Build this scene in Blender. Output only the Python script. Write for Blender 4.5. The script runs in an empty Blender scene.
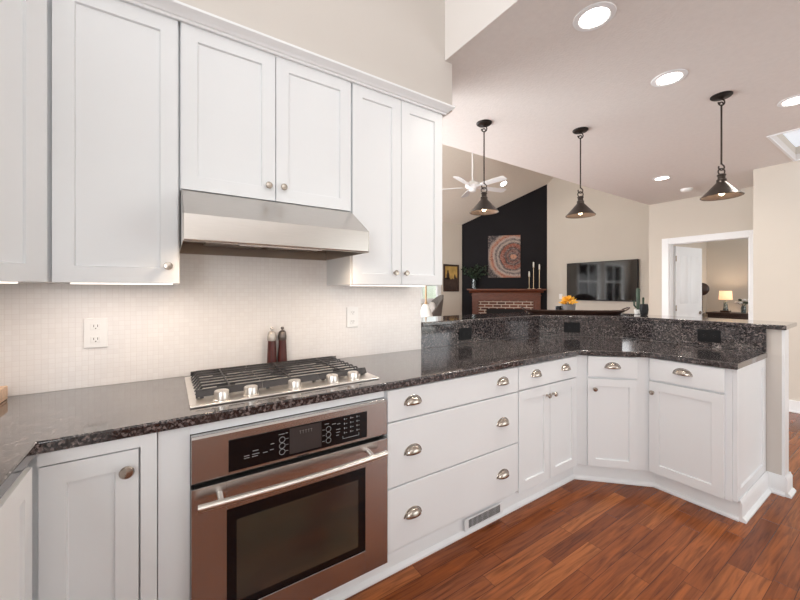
import bpy, bmesh, math, random
from mathutils import Vector, Matrix
random.seed(7)
S = bpy.context.scene
COL = S.collection
R = math.radians
PI = math.pi

# ------------------------------------------------------------------ camera
cam_d = bpy.data.cameras.new('camera')
cam = bpy.data.objects.new('camera', cam_d)
COL.objects.link(cam)
cam.location = (0, -2.01, 1.345)
cam.rotation_euler = (R(90), 0, R(-33.3))
cam_d.sensor_width = 36
cam_d.lens = 352.0 / 800 * 36
cam_d.shift_y = -0.0126
cam_d.clip_start = 0.02
S.camera = cam

# ------------------------------------------------------------------ colour management
S.view_settings.view_transform = 'Standard'
S.view_settings.look = 'None'
S.view_settings.gamma = 1
S.view_settings.use_curve_mapping = False
S.view_settings.exposure = 0.46
try:
    S.cycles.use_denoising = True
    S.cycles.max_bounces = 10
    S.cycles.diffuse_bounces = 6
    S.cycles.sample_clamp_indirect = 6
except Exception:
    pass

# ------------------------------------------------------------------ world: bright overcast sky over a green garden
W = bpy.data.worlds.new('world')
S.world = W
W.use_nodes = True
nt = W.node_tree
nt.nodes.clear()
wo = nt.nodes.new('ShaderNodeOutputWorld')
bg = nt.nodes.new('ShaderNodeBackground')
tc = nt.nodes.new('ShaderNodeTexCoord')
sx = nt.nodes.new('ShaderNodeSeparateXYZ')
rp = nt.nodes.new('ShaderNodeValToRGB')
mr = nt.nodes.new('ShaderNodeMapRange')
nt.links.new(tc.outputs['Generated'], sx.inputs[0])
nt.links.new(sx.outputs['Z'], mr.inputs['Value'])
mr.inputs['From Min'].default_value = -1
mr.inputs['From Max'].default_value = 1
nt.links.new(mr.outputs[0], rp.inputs['Fac'])
rp.color_ramp.elements[0].position = 0.40
rp.color_ramp.elements[0].color = (0.90, 0.90, 0.90, 1)
rp.color_ramp.elements[1].position = 0.56
rp.color_ramp.elements[1].color = (0.93, 0.97, 1.0, 1)
e = rp.color_ramp.elements.new(0.49)
e.color = (0.55, 0.62, 0.48, 1)
nt.links.new(rp.outputs[0], bg.inputs['Color'])
bg.inputs['Strength'].default_value = 1.05
nt.links.new(bg.outputs[0], wo.inputs[0])


def area_light(name, loc, rot, sx_, sy_, power, color=(1, 1, 1), parent=None):
    d = bpy.data.lights.new(name, 'AREA')
    d.shape = 'RECTANGLE'
    d.size = sx_
    d.size_y = sy_
    d.energy = power
    d.color = color
    o = bpy.data.objects.new(name, d)
    COL.objects.link(o)
    o.location = loc
    o.rotation_euler = rot
    if parent:
        o.parent = parent
    return o


def spot_light(name, loc, power, color=(1, .93, .84), angle=150, radius=.06, parent=None, rot=(0, 0, 0)):
    d = bpy.data.lights.new(name, 'SPOT')
    d.energy = power
    d.color = color
    d.spot_size = R(angle)
    d.spot_blend = .8
    d.shadow_soft_size = radius
    o = bpy.data.objects.new(name, d)
    COL.objects.link(o)
    o.location = loc
    o.rotation_euler = rot
    if parent:
        o.parent = parent
    return o


def point_light(name, loc, power, color=(1, .85, .65), radius=.03, parent=None):
    d = bpy.data.lights.new(name, 'POINT')
    d.energy = power
    d.color = color
    d.shadow_soft_size = radius
    o = bpy.data.objects.new(name, d)
    COL.objects.link(o)
    o.location = loc
    if parent:
        o.parent = parent
    return o


# added unseen fill lights, plus daylight from the sink window and living room windows
area_light('rear_high_fill', (.5, -4.42, 3.05), (R(80), 0, 0), 2.6, 1.3, 18, (.98, .99, 1))  # kitchen fill added high at the rear; no window here
area_light('sink_window_daylight', (-.9, -3.2, 1.7), (R(97), 0, R(-90)), 2.0, 1.3, 50, (.98, .99, 1))
area_light('rear_right_fill', (4.0, -4.45, 1.45), (R(102), 0, R(10)), 3.0, 2.0, 26, (.98, .99, 1))  # unseen fill added to lift the flat ceiling and far rooms
area_light('header_fill', (-.6, -1.25, 3.3), (R(96), 0, R(-90)), 1.3, .9, 12, (.98, .99, 1))  # extra light added to brighten the header, not an actual window
area_light('living_window_daylight', (2.2, 4.95, 1.55), (R(-98), 0, 0), 3.4, 1.7, 180, (.98, .99, 1))
area_light('living_side_fill', (.15, 2.4, 1.7), (R(113), 0, R(-90)), 3.2, 2.2, 215, (.98, .99, 1))  # off-view fill added for the television wall and fireplace

# ------------------------------------------------------------------ materials
MATS = {}


def mat(name, color, rough=.5, metal=0.0, bump=0.0, bscale=60, spec=.5, var=0.0, vscale=8, emit=None, estr=0,
        stretch=None, ior=None, coat=0):
    if name in MATS:
        return MATS[name]
    m = bpy.data.materials.new(name)
    m.use_nodes = True
    t = m.node_tree
    b = t.nodes['Principled BSDF']
    b.inputs['Base Color'].default_value = (*color, 1)
    b.inputs['Roughness'].default_value = rough
    b.inputs['Metallic'].default_value = metal
    b.inputs['Specular IOR Level'].default_value = spec
    if ior:
        b.inputs['IOR'].default_value = ior
    if coat:
        b.inputs['Coat Weight'].default_value = coat
        b.inputs['Coat Roughness'].default_value = .05
    co = t.nodes.new('ShaderNodeTexCoord')
    vec = co.outputs['Object']
    if stretch:
        mp = t.nodes.new('ShaderNodeMapping')
        mp.inputs['Scale'].default_value = stretch
        t.links.new(vec, mp.inputs['Vector'])
        vec = mp.outputs[0]
    if bump:
        n = t.nodes.new('ShaderNodeTexNoise')
        n.inputs['Scale'].default_value = bscale
        n.inputs['Detail'].default_value = 3
        t.links.new(vec, n.inputs['Vector'])
        bp = t.nodes.new('ShaderNodeBump')
        bp.inputs['Strength'].default_value = bump
        bp.inputs['Distance'].default_value = .01
        t.links.new(n.outputs['Fac'], bp.inputs['Height'])
        t.links.new(bp.outputs[0], b.inputs['Normal'])
    if var:
        n2 = t.nodes.new('ShaderNodeTexNoise')
        n2.inputs['Scale'].default_value = vscale
        n2.inputs['Detail'].default_value = 4
        t.links.new(vec, n2.inputs['Vector'])
        r2 = t.nodes.new('ShaderNodeValToRGB')
        r2.color_ramp.elements[0].position = .3
        r2.color_ramp.elements[1].position = .7
        r2.color_ramp.elements[0].color = (*[max(0, c * (1 - var)) for c in color], 1)
        r2.color_ramp.elements[1].color = (*[min(1, c * (1 + var)) for c in color], 1)
        t.links.new(n2.outputs['Fac'], r2.inputs['Fac'])
        t.links.new(r2.outputs[0], b.inputs['Base Color'])
    if emit:
        b.inputs['Emission Color'].default_value = (*emit, 1)
        b.inputs['Emission Strength'].default_value = estr
    MATS[name] = m
    return m


cab = mat('cabinet_white_paint', (.785, .81, .83), .38, var=.012, vscale=3)
trimw = mat('trim_white_paint', (.81, .83, .845), .35, var=.01, vscale=5)
wallp = mat('wall_greige_paint', (.61, .565, .50), .85, bump=.04, bscale=220, var=.015, vscale=2)
wallk = mat('wall_kitchen_paint', (.605, .57, .532), .85, bump=.04, bscale=220, var=.015, vscale=2)
ceilm = mat('ceiling_texture_paint', (.72, .69, .665), .9, bump=.25, bscale=70, var=.02, vscale=30)
black_wall = mat('black_accent_paint', (.010, .009, .011), .7, spec=.2, bump=.03, bscale=150, var=.1, vscale=3)
steel = mat('brushed_steel', (.54, .52, .51), .27, 1.0, bump=.02, bscale=40, stretch=(3, 3, 220), var=.05, vscale=6)
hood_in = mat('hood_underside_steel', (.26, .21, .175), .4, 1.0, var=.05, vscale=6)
steel_lt = mat('polished_steel', (.80, .77, .73), .32, 1.0, var=.03, vscale=20)
nickel = mat('satin_nickel', (.47, .42, .37), .25, 1.0, var=.05, vscale=30)
blackgl = mat('black_glass', (.004, .004, .005), .06, spec=.35, var=.1)
castiron = mat('cast_iron', (.045, .043, .045), .36, bump=.1, bscale=300, var=.2, vscale=40)
bronze = mat('dark_bronze', (.040, .030, .025), .36, .6, var=.2, vscale=25)
bronze_in = mat('pendant_shade_lining', (.14, .105, .085), .45, .6, var=.1, vscale=25)
blackpl = mat('black_plastic', (.008, .008, .009), .45, spec=.2, var=.1)
whitepl = mat('white_plastic', (.86, .86, .85), .35, var=.01)
darkslot = mat('dark_slot', (.02, .02, .02), .6, var=.1)
wood_mantel = mat('mantel_cherry_wood', (.125, .036, .016), .4, stretch=(2, 2, 16), var=.35, vscale=6)
wood_dark = mat('dark_walnut_wood', (.035, .016, .011), .35, stretch=(2, 14, 14), var=.35, vscale=6)
wood_mill = mat('mahogany_wood', (.075, .018, .016), .3, stretch=(12, 12, 2), var=.3, vscale=8)
wood_light = mat('maple_wood', (.74, .52, .36), .5, stretch=(2, 14, 14), var=.12, vscale=6)
wood_tan = mat('tan_wood', (.42, .27, .14), .5, stretch=(10, 10, 2), var=.2, vscale=6)
brass = mat('brushed_brass', (.62, .50, .34), .3, 1.0, var=.05, vscale=20)
wax = mat('white_wax', (.82, .79, .72), .5, var=.02)
leafg = mat('leaf_green', (.022, .042, .022), .55, var=.4, vscale=20)
cactusg = mat('cactus_green', (.022, .045, .024), .5, bump=.3, bscale=120, var=.3, vscale=30)
petal = mat('yellow_petals', (.86, .46, .045), .5, var=.25, vscale=40)
concrete = mat('grey_concrete', (.16, .15, .15), .8, bump=.3, bscale=90, var=.15, vscale=30)
wicker = mat('grey_wicker', (.15, .135, .125), .8, bump=.6, bscale=160, var=.35, vscale=60, stretch=(1, 1, 3))
cushm = mat('cushion_grey_fabric', (.50, .47, .45), .9, bump=.2, bscale=300, var=.05, vscale=30)
ceramic = mat('white_ceramic', (.80, .80, .79), .3, var=.02)
lampbulb = mat('warm_bulb', (1, .9, .7), .4, emit=(1, .76, .50), estr=3.5)
canlight = mat('led_diffuser', (1, 1, 1), .4, emit=(1, .95, .88), estr=12)
shade_lit = mat('lit_lamp_shade', (.9, .7, .5), .8, emit=(1, .58, .30), estr=.8)
striplit = mat('lit_led_strip', (1, 1, 1), .5, emit=(1, .86, .76), estr=1.3)
hoodbulb = mat('halogen_lens', (1, .9, .8), .3, emit=(1, .72, .46), estr=14)
brown_leather = mat('dark_brown_wood', (.045, .022, .015), .4, var=.25, vscale=12, stretch=(2, 10, 10))
ironblk = mat('firebox_black', (.010, .010, .010), .8, var=.2, vscale=30)
skyl = mat('skylight_pane', (.75, .82, .90), .3, emit=(.80, .89, 1.0), estr=.35)


def glass_mat():
    m = bpy.data.materials.new('window_glass')
    m.use_nodes = True
    t = m.node_tree
    t.nodes.clear()
    o = t.nodes.new('ShaderNodeOutputMaterial')
    g = t.nodes.new('ShaderNodeBsdfTransparent')
    gl = t.nodes.new('ShaderNodeBsdfGlossy')
    gl.inputs['Roughness'].default_value = .02
    mx = t.nodes.new('ShaderNodeMixShader')
    fr = t.nodes.new('ShaderNodeFresnel')
    fr.inputs['IOR'].default_value = 1.45
    t.links.new(fr.outputs[0], mx.inputs[0])
    t.links.new(g.outputs[0], mx.inputs[1])
    t.links.new(gl.outputs[0], mx.inputs[2])
    t.links.new(mx.outputs[0], o.inputs[0])
    return m


glassm = glass_mat()


def nodes_of(name):
    m = bpy.data.materials.new(name)
    m.use_nodes = True
    t = m.node_tree
    return m, t, t.nodes['Principled BSDF']


def math_node(t, op, a=None, b=None, c=None):
    n = t.nodes.new('ShaderNodeMath')
    n.operation = op
    for i, v in enumerate((a, b, c)):
        if v is None:
            continue
        if isinstance(v, (int, float)):
            n.inputs[i].default_value = v
        else:
            t.links.new(v, n.inputs[i])
    return n.outputs[0]


def ramp(t, fac, stops, interp='LINEAR'):
    r = t.nodes.new('ShaderNodeValToRGB')
    cr = r.color_ramp
    cr.interpolation = interp
    while len(cr.elements) < len(stops):
        cr.elements.new(.5)
    for e_, (p, c) in zip(cr.elements, stops):
        e_.position = p
        e_.color = (*c, 1)
    t.links.new(fac, r.inputs['Fac'])
    return r.outputs[0]


def mix_rgb(t, fac, a, b, mode='MIX'):
    n = t.nodes.new('ShaderNodeMix')
    n.data_type = 'RGBA'
    n.blend_type = mode
    for k, v in ((0, fac), (6, a), (7, b)):
        if isinstance(v, (int, float)):
            n.inputs[k].default_value = v
        elif isinstance(v, tuple):
            n.inputs[k].default_value = (*v, 1)
        else:
            t.links.new(v, n.inputs[k])
    return n.outputs[2]


def make_granite():
    m, t, b = nodes_of('dark_speckled_granite')
    co = t.nodes.new('ShaderNodeTexCoord').outputs['Object']

    def vor(scale, rnd=1):
        v = t.nodes.new('ShaderNodeTexVoronoi')
        v.inputs['Scale'].default_value = scale
        v.inputs['Randomness'].default_value = rnd
        t.links.new(co, v.inputs['Vector'])
        return v

    def noi(scale, det=4, rough=.6, dist=0.0):
        n = t.nodes.new('ShaderNodeTexNoise')
        n.inputs['Scale'].default_value = scale
        n.inputs['Detail'].default_value = det
        n.inputs['Roughness'].default_value = rough
        n.inputs['Distortion'].default_value = dist
        t.links.new(co, n.inputs['Vector'])
        return n.outputs['Fac']
    base = ramp(t, noi(88, 6, .74, .6), [(.40, (.005, .005, .007)), (.49, (.022, .019, .020)), (.56, (.09, .075, .075)),
                                    (.68, (.30, .255, .25))])
    sep = t.nodes.new('ShaderNodeSeparateColor')
    t.links.new(vor(130).outputs['Color'], sep.inputs[0])
    fleck = ramp(t, sep.outputs[0], [(.66, (0, 0, 0)), (.74, (.85, .85, .85))])
    c1 = mix_rgb(t, fleck, base, (.010, .010, .014))
    sep2 = t.nodes.new('ShaderNodeSeparateColor')
    t.links.new(vor(130).outputs['Color'], sep2.inputs[0])
    fl2 = ramp(t, sep2.outputs[1], [(.82, (0, 0, 0)), (.92, (.6, .6, .6))])
    c2 = mix_rgb(t, fl2, c1, (.26, .215, .205))
    fl3 = ramp(t, noi(7, 3), [(.48, (0, 0, 0)), (.66, (.5, .5, .5))])
    c3 = mix_rgb(t, fl3, c2, (.038, .030, .029))
    t.links.new(c3, b.inputs['Base Color'])
    b.inputs['Roughness'].default_value = .10
    b.inputs['IOR'].default_value = 1.5
    b.inputs['Coat Weight'].default_value = .8
    b.inputs['Coat Roughness'].default_value = .06
    b.inputs['Coat IOR'].default_value = 1.5
    return m


granite = make_granite()


def make_tile():
    m, t, b = nodes_of('white_mosaic_tile')
    co = t.nodes.new('ShaderNodeTexCoord').outputs['Object']
    s = t.nodes.new('ShaderNodeSeparateXYZ')
    t.links.new(co, s.inputs[0])
    P = .0208

    def edge(v):
        f = math_node(t, 'FRACT', math_node(t, 'DIVIDE', v, P))
        d = math_node(t, 'ABSOLUTE', math_node(t, 'SUBTRACT', f, .5))
        return d
    hor = math_node(t, 'MAXIMUM', edge(s.outputs['X']), edge(s.outputs['Z']))
    g = ramp(t, hor, [(.45, (0, 0, 0)), (.485, (1, 1, 1))])
    fx = math_node(t, 'FLOOR', math_node(t, 'DIVIDE', s.outputs['X'], P))
    fz = math_node(t, 'FLOOR', math_node(t, 'DIVIDE', s.outputs['Z'], P))
    cm = t.nodes.new('ShaderNodeCombineXYZ')
    t.links.new(fx, cm.inputs[0])
    t.links.new(fz, cm.inputs[1])
    wn = t.nodes.new('ShaderNodeTexWhiteNoise')
    t.links.new(cm.outputs[0], wn.inputs['Vector'])
    tilec = ramp(t, wn.outputs['Value'], [(0, (.835, .81, .795)), (1, (.865, .845, .83))])
    c = mix_rgb(t, g, tilec, (.735, .70, .68))
    t.links.new(c, b.inputs['Base Color'])
    rr = math_node(t, 'MULTIPLY_ADD', g, .5, .22)
    t.links.new(rr, b.inputs['Roughness'])
    bp = t.nodes.new('ShaderNodeBump')
    bp.inputs['Strength'].default_value = .35
    bp.inputs['Distance'].default_value = .0015
    bp.invert = True
    t.links.new(g, bp.inputs['Height'])
    t.links.new(bp.outputs[0], b.inputs['Normal'])
    return m


tilem = make_tile()


def make_floor():
    m, t, b = nodes_of('cherry_hardwood_planks')
    co = t.nodes.new('ShaderNodeTexCoord').outputs['Object']
    s = t.nodes.new('ShaderNodeSeparateXYZ')
    t.links.new(co, s.inputs[0])
    WD, LN = .076, .62
    ry = math_node(t, 'DIVIDE', s.outputs['Y'], WD)
    row = math_node(t, 'FLOOR', ry)
    wn = t.nodes.new('ShaderNodeTexWhiteNoise')
    wn.noise_dimensions = '1D'
    t.links.new(row, wn.inputs['W'])
    xo = math_node(t, 'MULTIPLY_ADD', wn.outputs['Value'], 7.3, math_node(t, 'DIVIDE', s.outputs['X'], LN))
    colm = math_node(t, 'FLOOR', xo)
    cm = t.nodes.new('ShaderNodeCombineXYZ')
    t.links.new(row, cm.inputs[0])
    t.links.new(colm, cm.inputs[1])
    w2 = t.nodes.new('ShaderNodeTexWhiteNoise')
    t.links.new(cm.outputs[0], w2.inputs['Vector'])
    pl = ramp(t, w2.outputs['Value'], [(0, (.165, .043, .011)), (.35, (.215, .058, .014)), (.7, (.265, .076, .019)),
                                       (1, (.34, .11, .030))])
    # grain: noise stretched along the plank, shifted per plank
    mp = t.nodes.new('ShaderNodeCombineXYZ')
    t.links.new(math_node(t, 'MULTIPLY_ADD', w2.outputs['Value'], 31.0, math_node(t, 'MULTIPLY', s.outputs['X'], 2.2)), mp.inputs[0])
    t.links.new(math_node(t, 'MULTIPLY', s.outputs['Y'], 34), mp.inputs[1])
    gn = t.nodes.new('ShaderNodeTexNoise')
    gn.inputs['Scale'].default_value = 1.5
    gn.inputs['Detail'].default_value = 6
    gn.inputs['Distortion'].default_value = 1.2
    t.links.new(mp.outputs[0], gn.inputs['Vector'])
    gr = ramp(t, gn.outputs['Fac'], [(.3, (.50, .46, .44)), (.5, (.95, .95, .95)), (.72, (1.32, 1.28, 1.22))])
    c = mix_rgb(t, 1.0, pl, gr, 'MULTIPLY')
    ey = math_node(t, 'ABSOLUTE', math_node(t, 'SUBTRACT', math_node(t, 'FRACT', ry), .5))
    ex = math_node(t, 'ABSOLUTE', math_node(t, 'SUBTRACT', math_node(t, 'FRACT', xo), .5))
    gy = ramp(t, ey, [(.478, (0, 0, 0)), (.492, (1, 1, 1))])
    gx = ramp(t, ex, [(.4975, (0, 0, 0)), (.499, (1, 1, 1))])
    g = math_node(t, 'MAXIMUM', gy, gx)
    c2 = mix_rgb(t, math_node(t, 'MULTIPLY', g, .8), c, (.022, .007, .004))
    t.links.new(c2, b.inputs['Base Color'])
    b.inputs['Specular IOR Level'].default_value = .30
    rr = math_node(t, 'MULTIPLY_ADD', gn.outputs['Fac'], .14, .14)
    t.links.new(rr, b.inputs['Roughness'])
    bp = t.nodes.new('ShaderNodeBump')
    bp.inputs['Strength'].default_value = .25
    bp.inputs['Distance'].default_value = .002
    bp.invert = True
    t.links.new(math_node(t, 'MULTIPLY_ADD', gn.outputs['Fac'], -.35, g), bp.inputs['Height'])
    t.links.new(bp.outputs[0], b.inputs['Normal'])
    return m


floorm = make_floor()


def make_brick():
    m, t, b = nodes_of('red_brick')
    co = t.nodes.new('ShaderNodeTexCoord').outputs['Object']
    mp = t.nodes.new('ShaderNodeMapping')
    mp.inputs['Rotation'].default_value = (R(-90), 0, 0)
    t.links.new(co, mp.inputs[0])
    br = t.nodes.new('ShaderNodeTexBrick')
    br.inputs['Color1'].default_value = (.19, .065, .04, 1)
    br.inputs['Color2'].default_value = (.075, .03, .022, 1)
    br.inputs['Mortar'].default_value = (.55, .47, .40, 1)
    br.inputs['Scale'].default_value = 1
    br.inputs['Brick Width'].default_value = .20
    br.inputs['Row Height'].default_value = .07
    br.inputs['Mortar Size'].default_value = .010
    t.links.new(mp.outputs[0], br.inputs['Vector'])
    t.links.new(br.outputs['Color'], b.inputs['Base Color'])
    b.inputs['Roughness'].default_value = .85
    return m


brickm = make_brick()


def make_art():
    m, t, b = nodes_of('abstract_ring_painting')
    co = t.nodes.new('ShaderNodeTexCoord').outputs['Object']
    mp = t.nodes.new('ShaderNodeMapping')
    mp.inputs['Location'].default_value = (-.61, 0, -.52)
    t.links.new(co, mp.inputs[0])
    n0 = t.nodes.new('ShaderNodeTexNoise')
    n0.inputs['Scale'].default_value = 6
    n0.inputs['Detail'].default_value = 5
    t.links.new(co, n0.inputs['Vector'])
    s = t.nodes.new('ShaderNodeSeparateXYZ')
    t.links.new(mp.outputs[0], s.inputs[0])
    r = math_node(t, 'SQRT', math_node(t, 'ADD', math_node(t, 'POWER', s.outputs['X'], 2), math_node(t, 'POWER', s.outputs['Z'], 2)))
    rr = math_node(t, 'MULTIPLY_ADD', math_node(t, 'SUBTRACT', n0.outputs['Fac'], .5), .10, r)
    rings = ramp(t, math_node(t, 'DIVIDE', rr, .75), [(0, (.75, .38, .24)), (.085, (.72, .36, .22)), (.11, (.05, .04, .05)), (.20, (.28, .12, .09)),
        (.27, (.05, .045, .05)), (.33, (.33, .10, .06)), (.40, (.45, .15, .09)), (.44, (.06, .05, .05)),
        (.50, (.62, .55, .49)), (.57, (.16, .14, .14)), (.63, (.66, .58, .52)), (.70, (.50, .17, .09)), (.76, (.66, .40, .28)),
        (.80, (.42, .36, .33)), (.86, (.06, .055, .06)), (1, (.05, .045, .05))])
    n1 = t.nodes.new('ShaderNodeTexNoise')
    n1.inputs['Scale'].default_value = 38
    n1.inputs['Detail'].default_value = 4
    t.links.new(co, n1.inputs['Vector'])
    sp = ramp(t, n1.outputs['Fac'], [(.52, (0, 0, 0)), (.62, (.8, .8, .8))])
    c = mix_rgb(t, sp, rings, (.40, .33, .30))
    sp2 = ramp(t, n1.outputs['Fac'], [(.34, (.8, .8, .8)), (.42, (0, 0, 0))])
    c = mix_rgb(t, sp2, c, (.02, .018, .02))
    c = mix_rgb(t, 1.0, c, (.64, .60, .59), 'MULTIPLY')
    t.links.new(c, b.inputs['Base Color'])
    b.inputs['Roughness'].default_value = .6
    return m


artm = make_art()


def make_screen():
    m, t, b = nodes_of('tv_screen_glass')
    b.inputs['Base Color'].default_value = (.004, .004, .005, 1)
    b.inputs['Roughness'].default_value = .06
    b.inputs['Specular IOR Level'].default_value = .9
    n = t.nodes.new('ShaderNodeTexNoise')
    n.inputs['Scale'].default_value = 3
    bp = t.nodes.new('ShaderNodeBump')
    bp.inputs['Strength'].default_value = .004
    t.links.new(n.outputs['Fac'], bp.inputs['Height'])
    t.links.new(bp.outputs[0], b.inputs['Normal'])
    return m


screenm = make_screen()


def make_ovenglass():
    m, t, b = nodes_of('oven_door_glass')
    b.inputs['Base Color'].default_value = (.012, .012, .011, 1)
    b.inputs['Roughness'].default_value = .12
    b.inputs['IOR'].default_value = 1.9
    co = t.nodes.new('ShaderNodeTexCoord').outputs['Object']
    n = t.nodes.new('ShaderNodeTexNoise')
    n.inputs['Scale'].default_value = 3
    t.links.new(co, n.inputs['Vector'])
    c = ramp(t, n.outputs['Fac'], [(.35, (.02, .014, .013)), (.6, (.030, .034, .024))])
    t.links.new(c, b.inputs['Base Color'])
    return m


ovenglass = make_ovenglass()


# ------------------------------------------------------------------ mesh builder
class MB:
    def __init__(self):
        self.v = []
        self.f = []

    def add(self, vs, fs):
        n = len(self.v)
        self.v += [tuple(p) for p in vs]
        self.f += [tuple(i + n for i in q) for q in fs]
        return self

    def box(self, x0, x1, y0, y1, z0, z1):
        vs = [(x0, y0, z0), (x1, y0, z0), (x1, y1, z0), (x0, y1, z0), (x0, y0, z1), (x1, y0, z1), (x1, y1, z1), (x0, y1, z1)]
        return self.add(vs, [(0, 3, 2, 1), (4, 5, 6, 7), (0, 1, 5, 4), (1, 2, 6, 5), (2, 3, 7, 6), (3, 0, 4, 7)])

    def prism(self, pts, z0, z1):
        """polygon in xy extruded along z"""
        a = sum(p[0] * q[1] - q[0] * p[1] for p, q in zip(pts, pts[1:] + pts[:1]))
        if a < 0:
            pts = pts[::-1]
        n = len(pts)
        vs = [(p[0], p[1], z0) for p in pts] + [(p[0], p[1], z1) for p in pts]
        fs = [tuple(range(n))[::-1], tuple(range(n, 2 * n))]
        fs += [(i, (i + 1) % n, n + (i + 1) % n, n + i) for i in range(n)]
        return self.add(vs, fs)

    def prism_x(self, pts, x0, x1):
        """polygon in (y,z) extruded along x"""
        a = sum(p[0] * q[1] - q[0] * p[1] for p, q in zip(pts, pts[1:] + pts[:1]))
        if a < 0:
            pts = pts[::-1]
        n = len(pts)
        vs = [(x0, p[0], p[1]) for p in pts] + [(x1, p[0], p[1]) for p in pts]
        fs = [tuple(range(n))[::-1], tuple(range(n, 2 * n))]
        fs += [(i, (i + 1) % n, n + (i + 1) % n, n + i) for i in range(n)]
        return self.add(vs, fs)

    def lathe(self, prof, n=24, M=None, closed=False):
        """(r,z) profile spun about z"""
        vs, fs = [], []
        m = len(prof)
        for (r_, z_) in prof:
            for k in range(n):
                a = 2 * PI * k / n
                p = Vector((r_ * math.cos(a), r_ * math.sin(a), z_))
                vs.append(M @ p if M else p)
        for i in range(m - 1):
            for k in range(n):
                fs.append((i * n + k, i * n + (k + 1) % n, (i + 1) * n + (k + 1) % n, (i + 1) * n + k))
        if prof[0][0] > 1e-6:
            fs.append(tuple(range(n))[::-1])
        if prof[-1][0] > 1e-6:
            fs.append(tuple(range((m - 1) * n, m * n)))
        return self.add(vs, fs)

    def cyl(self, p, q, r, n=16, r2=None):
        p, q = Vector(p), Vector(q)
        d = q - p
        M = Matrix.Translation(p) @ d.to_track_quat('Z', 'Y').to_matrix().to_4x4()
        return self.lathe([(r, 0), (r if r2 is None else r2, d.length)], n, M)

    def tube(self, pts, r, n=10, closed=False):
        pts = [Vector(p) for p in pts]
        m = len(pts)
        vs, fs = [], []
        up = None
        for i, p in enumerate(pts):
            if closed:
                d = pts[(i + 1) % m] - pts[i - 1]
            else:
                d = pts[min(i + 1, m - 1)] - pts[max(i - 1, 0)]
            d.normalize()
            if up is None:
                up = d.orthogonal().normalized()
            up = (up - d * up.dot(d)).normalized()
            w = d.cross(up)
            rr = r[i] if isinstance(r, (list, tuple)) else r
            for k in range(n):
                a = 2 * PI * k / n
                vs.append(p + (up * math.cos(a) + w * math.sin(a)) * rr)
        for i in range(m if closed else m - 1):
            for k in range(n):
                j = (i + 1) % m
                fs.append((i * n + k, i * n + (k + 1) % n, j * n + (k + 1) % n, j * n + k))
        if not closed:
            fs.append(tuple(range(n))[::-1])
            fs.append(tuple(range((m - 1) * n, m * n)))
        return self.add(vs, fs)

    def sphere(self, c, r, n=12, m=8, sc=(1, 1, 1)):
        prof = [(r * math.sin(PI * i / m), -r * math.cos(PI * i / m)) for i in range(m + 1)]
        prof[0] = (1e-5, -r)
        prof[-1] = (1e-5, r)
        M = Matrix.Translation(Vector(c)) @ Matrix.Diagonal((*sc, 1))
        return self.lathe(prof, n, M)

    def quad(self, a, b, c, d):
        return self.add([a, b, c, d], [(0, 1, 2, 3)])

    def shaker(self, w, h, th=.02, st=.057, rec=.009, bev=.006, x=0, z=0, y=0):
        """recessed-panel door: front towards -y, back on y"""
        o = [(x, z), (x + w, z), (x + w, z + h), (x, z + h)]

        def ring(i, yy):
            return [(x + i, yy, z + i), (x + w - i, yy, z + i), (x + w - i, yy, z + h - i), (x + i, yy, z + h - i)]
        vs = ring(0, y) + ring(0, y - th) + ring(st, y - th) + ring(st + bev * .5, y - th + rec) + ring(st + bev * .6, y - th + rec)
        fs = [(3, 2, 1, 0)]
        for k in range(4):
            for i in range(4):
                j = (i + 1) % 4
                fs.append((k * 4 + i, k * 4 + j, (k + 1) * 4 + j, (k + 1) * 4 + i))
        fs.append((16, 17, 18, 19))
        return self.add(vs, fs)

    def build(self, name, m, parent=None, bevel=0, segs=2, smooth=True, loc=None, rotz=0, angle=35):
        me = bpy.data.meshes.new(name)
        me.from_pydata(self.v, [], self.f)
        bm_ = bmesh.new()
        bm_.from_mesh(me)
        bmesh.ops.recalc_face_normals(bm_, faces=bm_.faces)
        bm_.to_mesh(me)
        bm_.free()
        if isinstance(m, (list, tuple)):
            for q in m:
                me.materials.append(q)
        else:
            me.materials.append(m)
        if smooth and not bevel:
            for p in me.polygons:
                p.use_smooth = True
            try:
                me.set_sharp_from_angle(angle=R(angle))
            except Exception:
                pass
        me.update()
        o = bpy.data.objects.new(name, me)
        COL.objects.link(o)
        if loc:
            o.location = loc
        o.rotation_euler = (0, 0, rotz)
        if parent:
            o.parent = parent
        if bevel:
            b = o.modifiers.new('bevel', 'BEVEL')
            b.width = bevel
            b.segments = segs
            b.limit_method = 'ANGLE'
            b.angle_limit = R(40)
            b.harden_normals = True
        return o


def tag(o, label, cat, group=None):
    o['label'] = label
    o['category'] = cat
    if group:
        o['group'] = group
    return o


def thing(name, label, cat, loc=(0, 0, 0), rotz=0, group=None):
    o = bpy.data.objects.new(name, None)
    o.empty_display_size = .05
    COL.objects.link(o)
    o.location = loc
    o.rotation_euler = (0, 0, rotz)
    return tag(o, label, cat, group)


def struct(name, mb, m, bevel=0, **k):
    o = mb.build(name, m, bevel=bevel, **k)
    o['kind'] = 'structure'
    return o


def bare(o, lab):
    o['label'] = lab
    return o


def copy_tree(o, parent=None):
    c = o.copy()
    COL.objects.link(c)
    if parent:
        c.parent = parent
    for ch in list(o.children):
        copy_tree(ch, c)
    return c


# ================================================================== STRUCTURE
ZC = 2.76
struct('floor', MB().box(-1.0, 9.5, -4.6, 4.8, -.06, 0), floorm)
# kitchen wall behind the range
struct('wall_kitchen', MB().box(-1.06, 1.5, .008, .12, 0, 4.0), wallk)
t_ = struct('wall_tile', MB().box(-.955, 1.5, 0, .008, .925, 1.76), tilem)
struct('wall_left', MB().box(-1.06, -.955, -4.6, .008, 0, 4.0), wallk)
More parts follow.
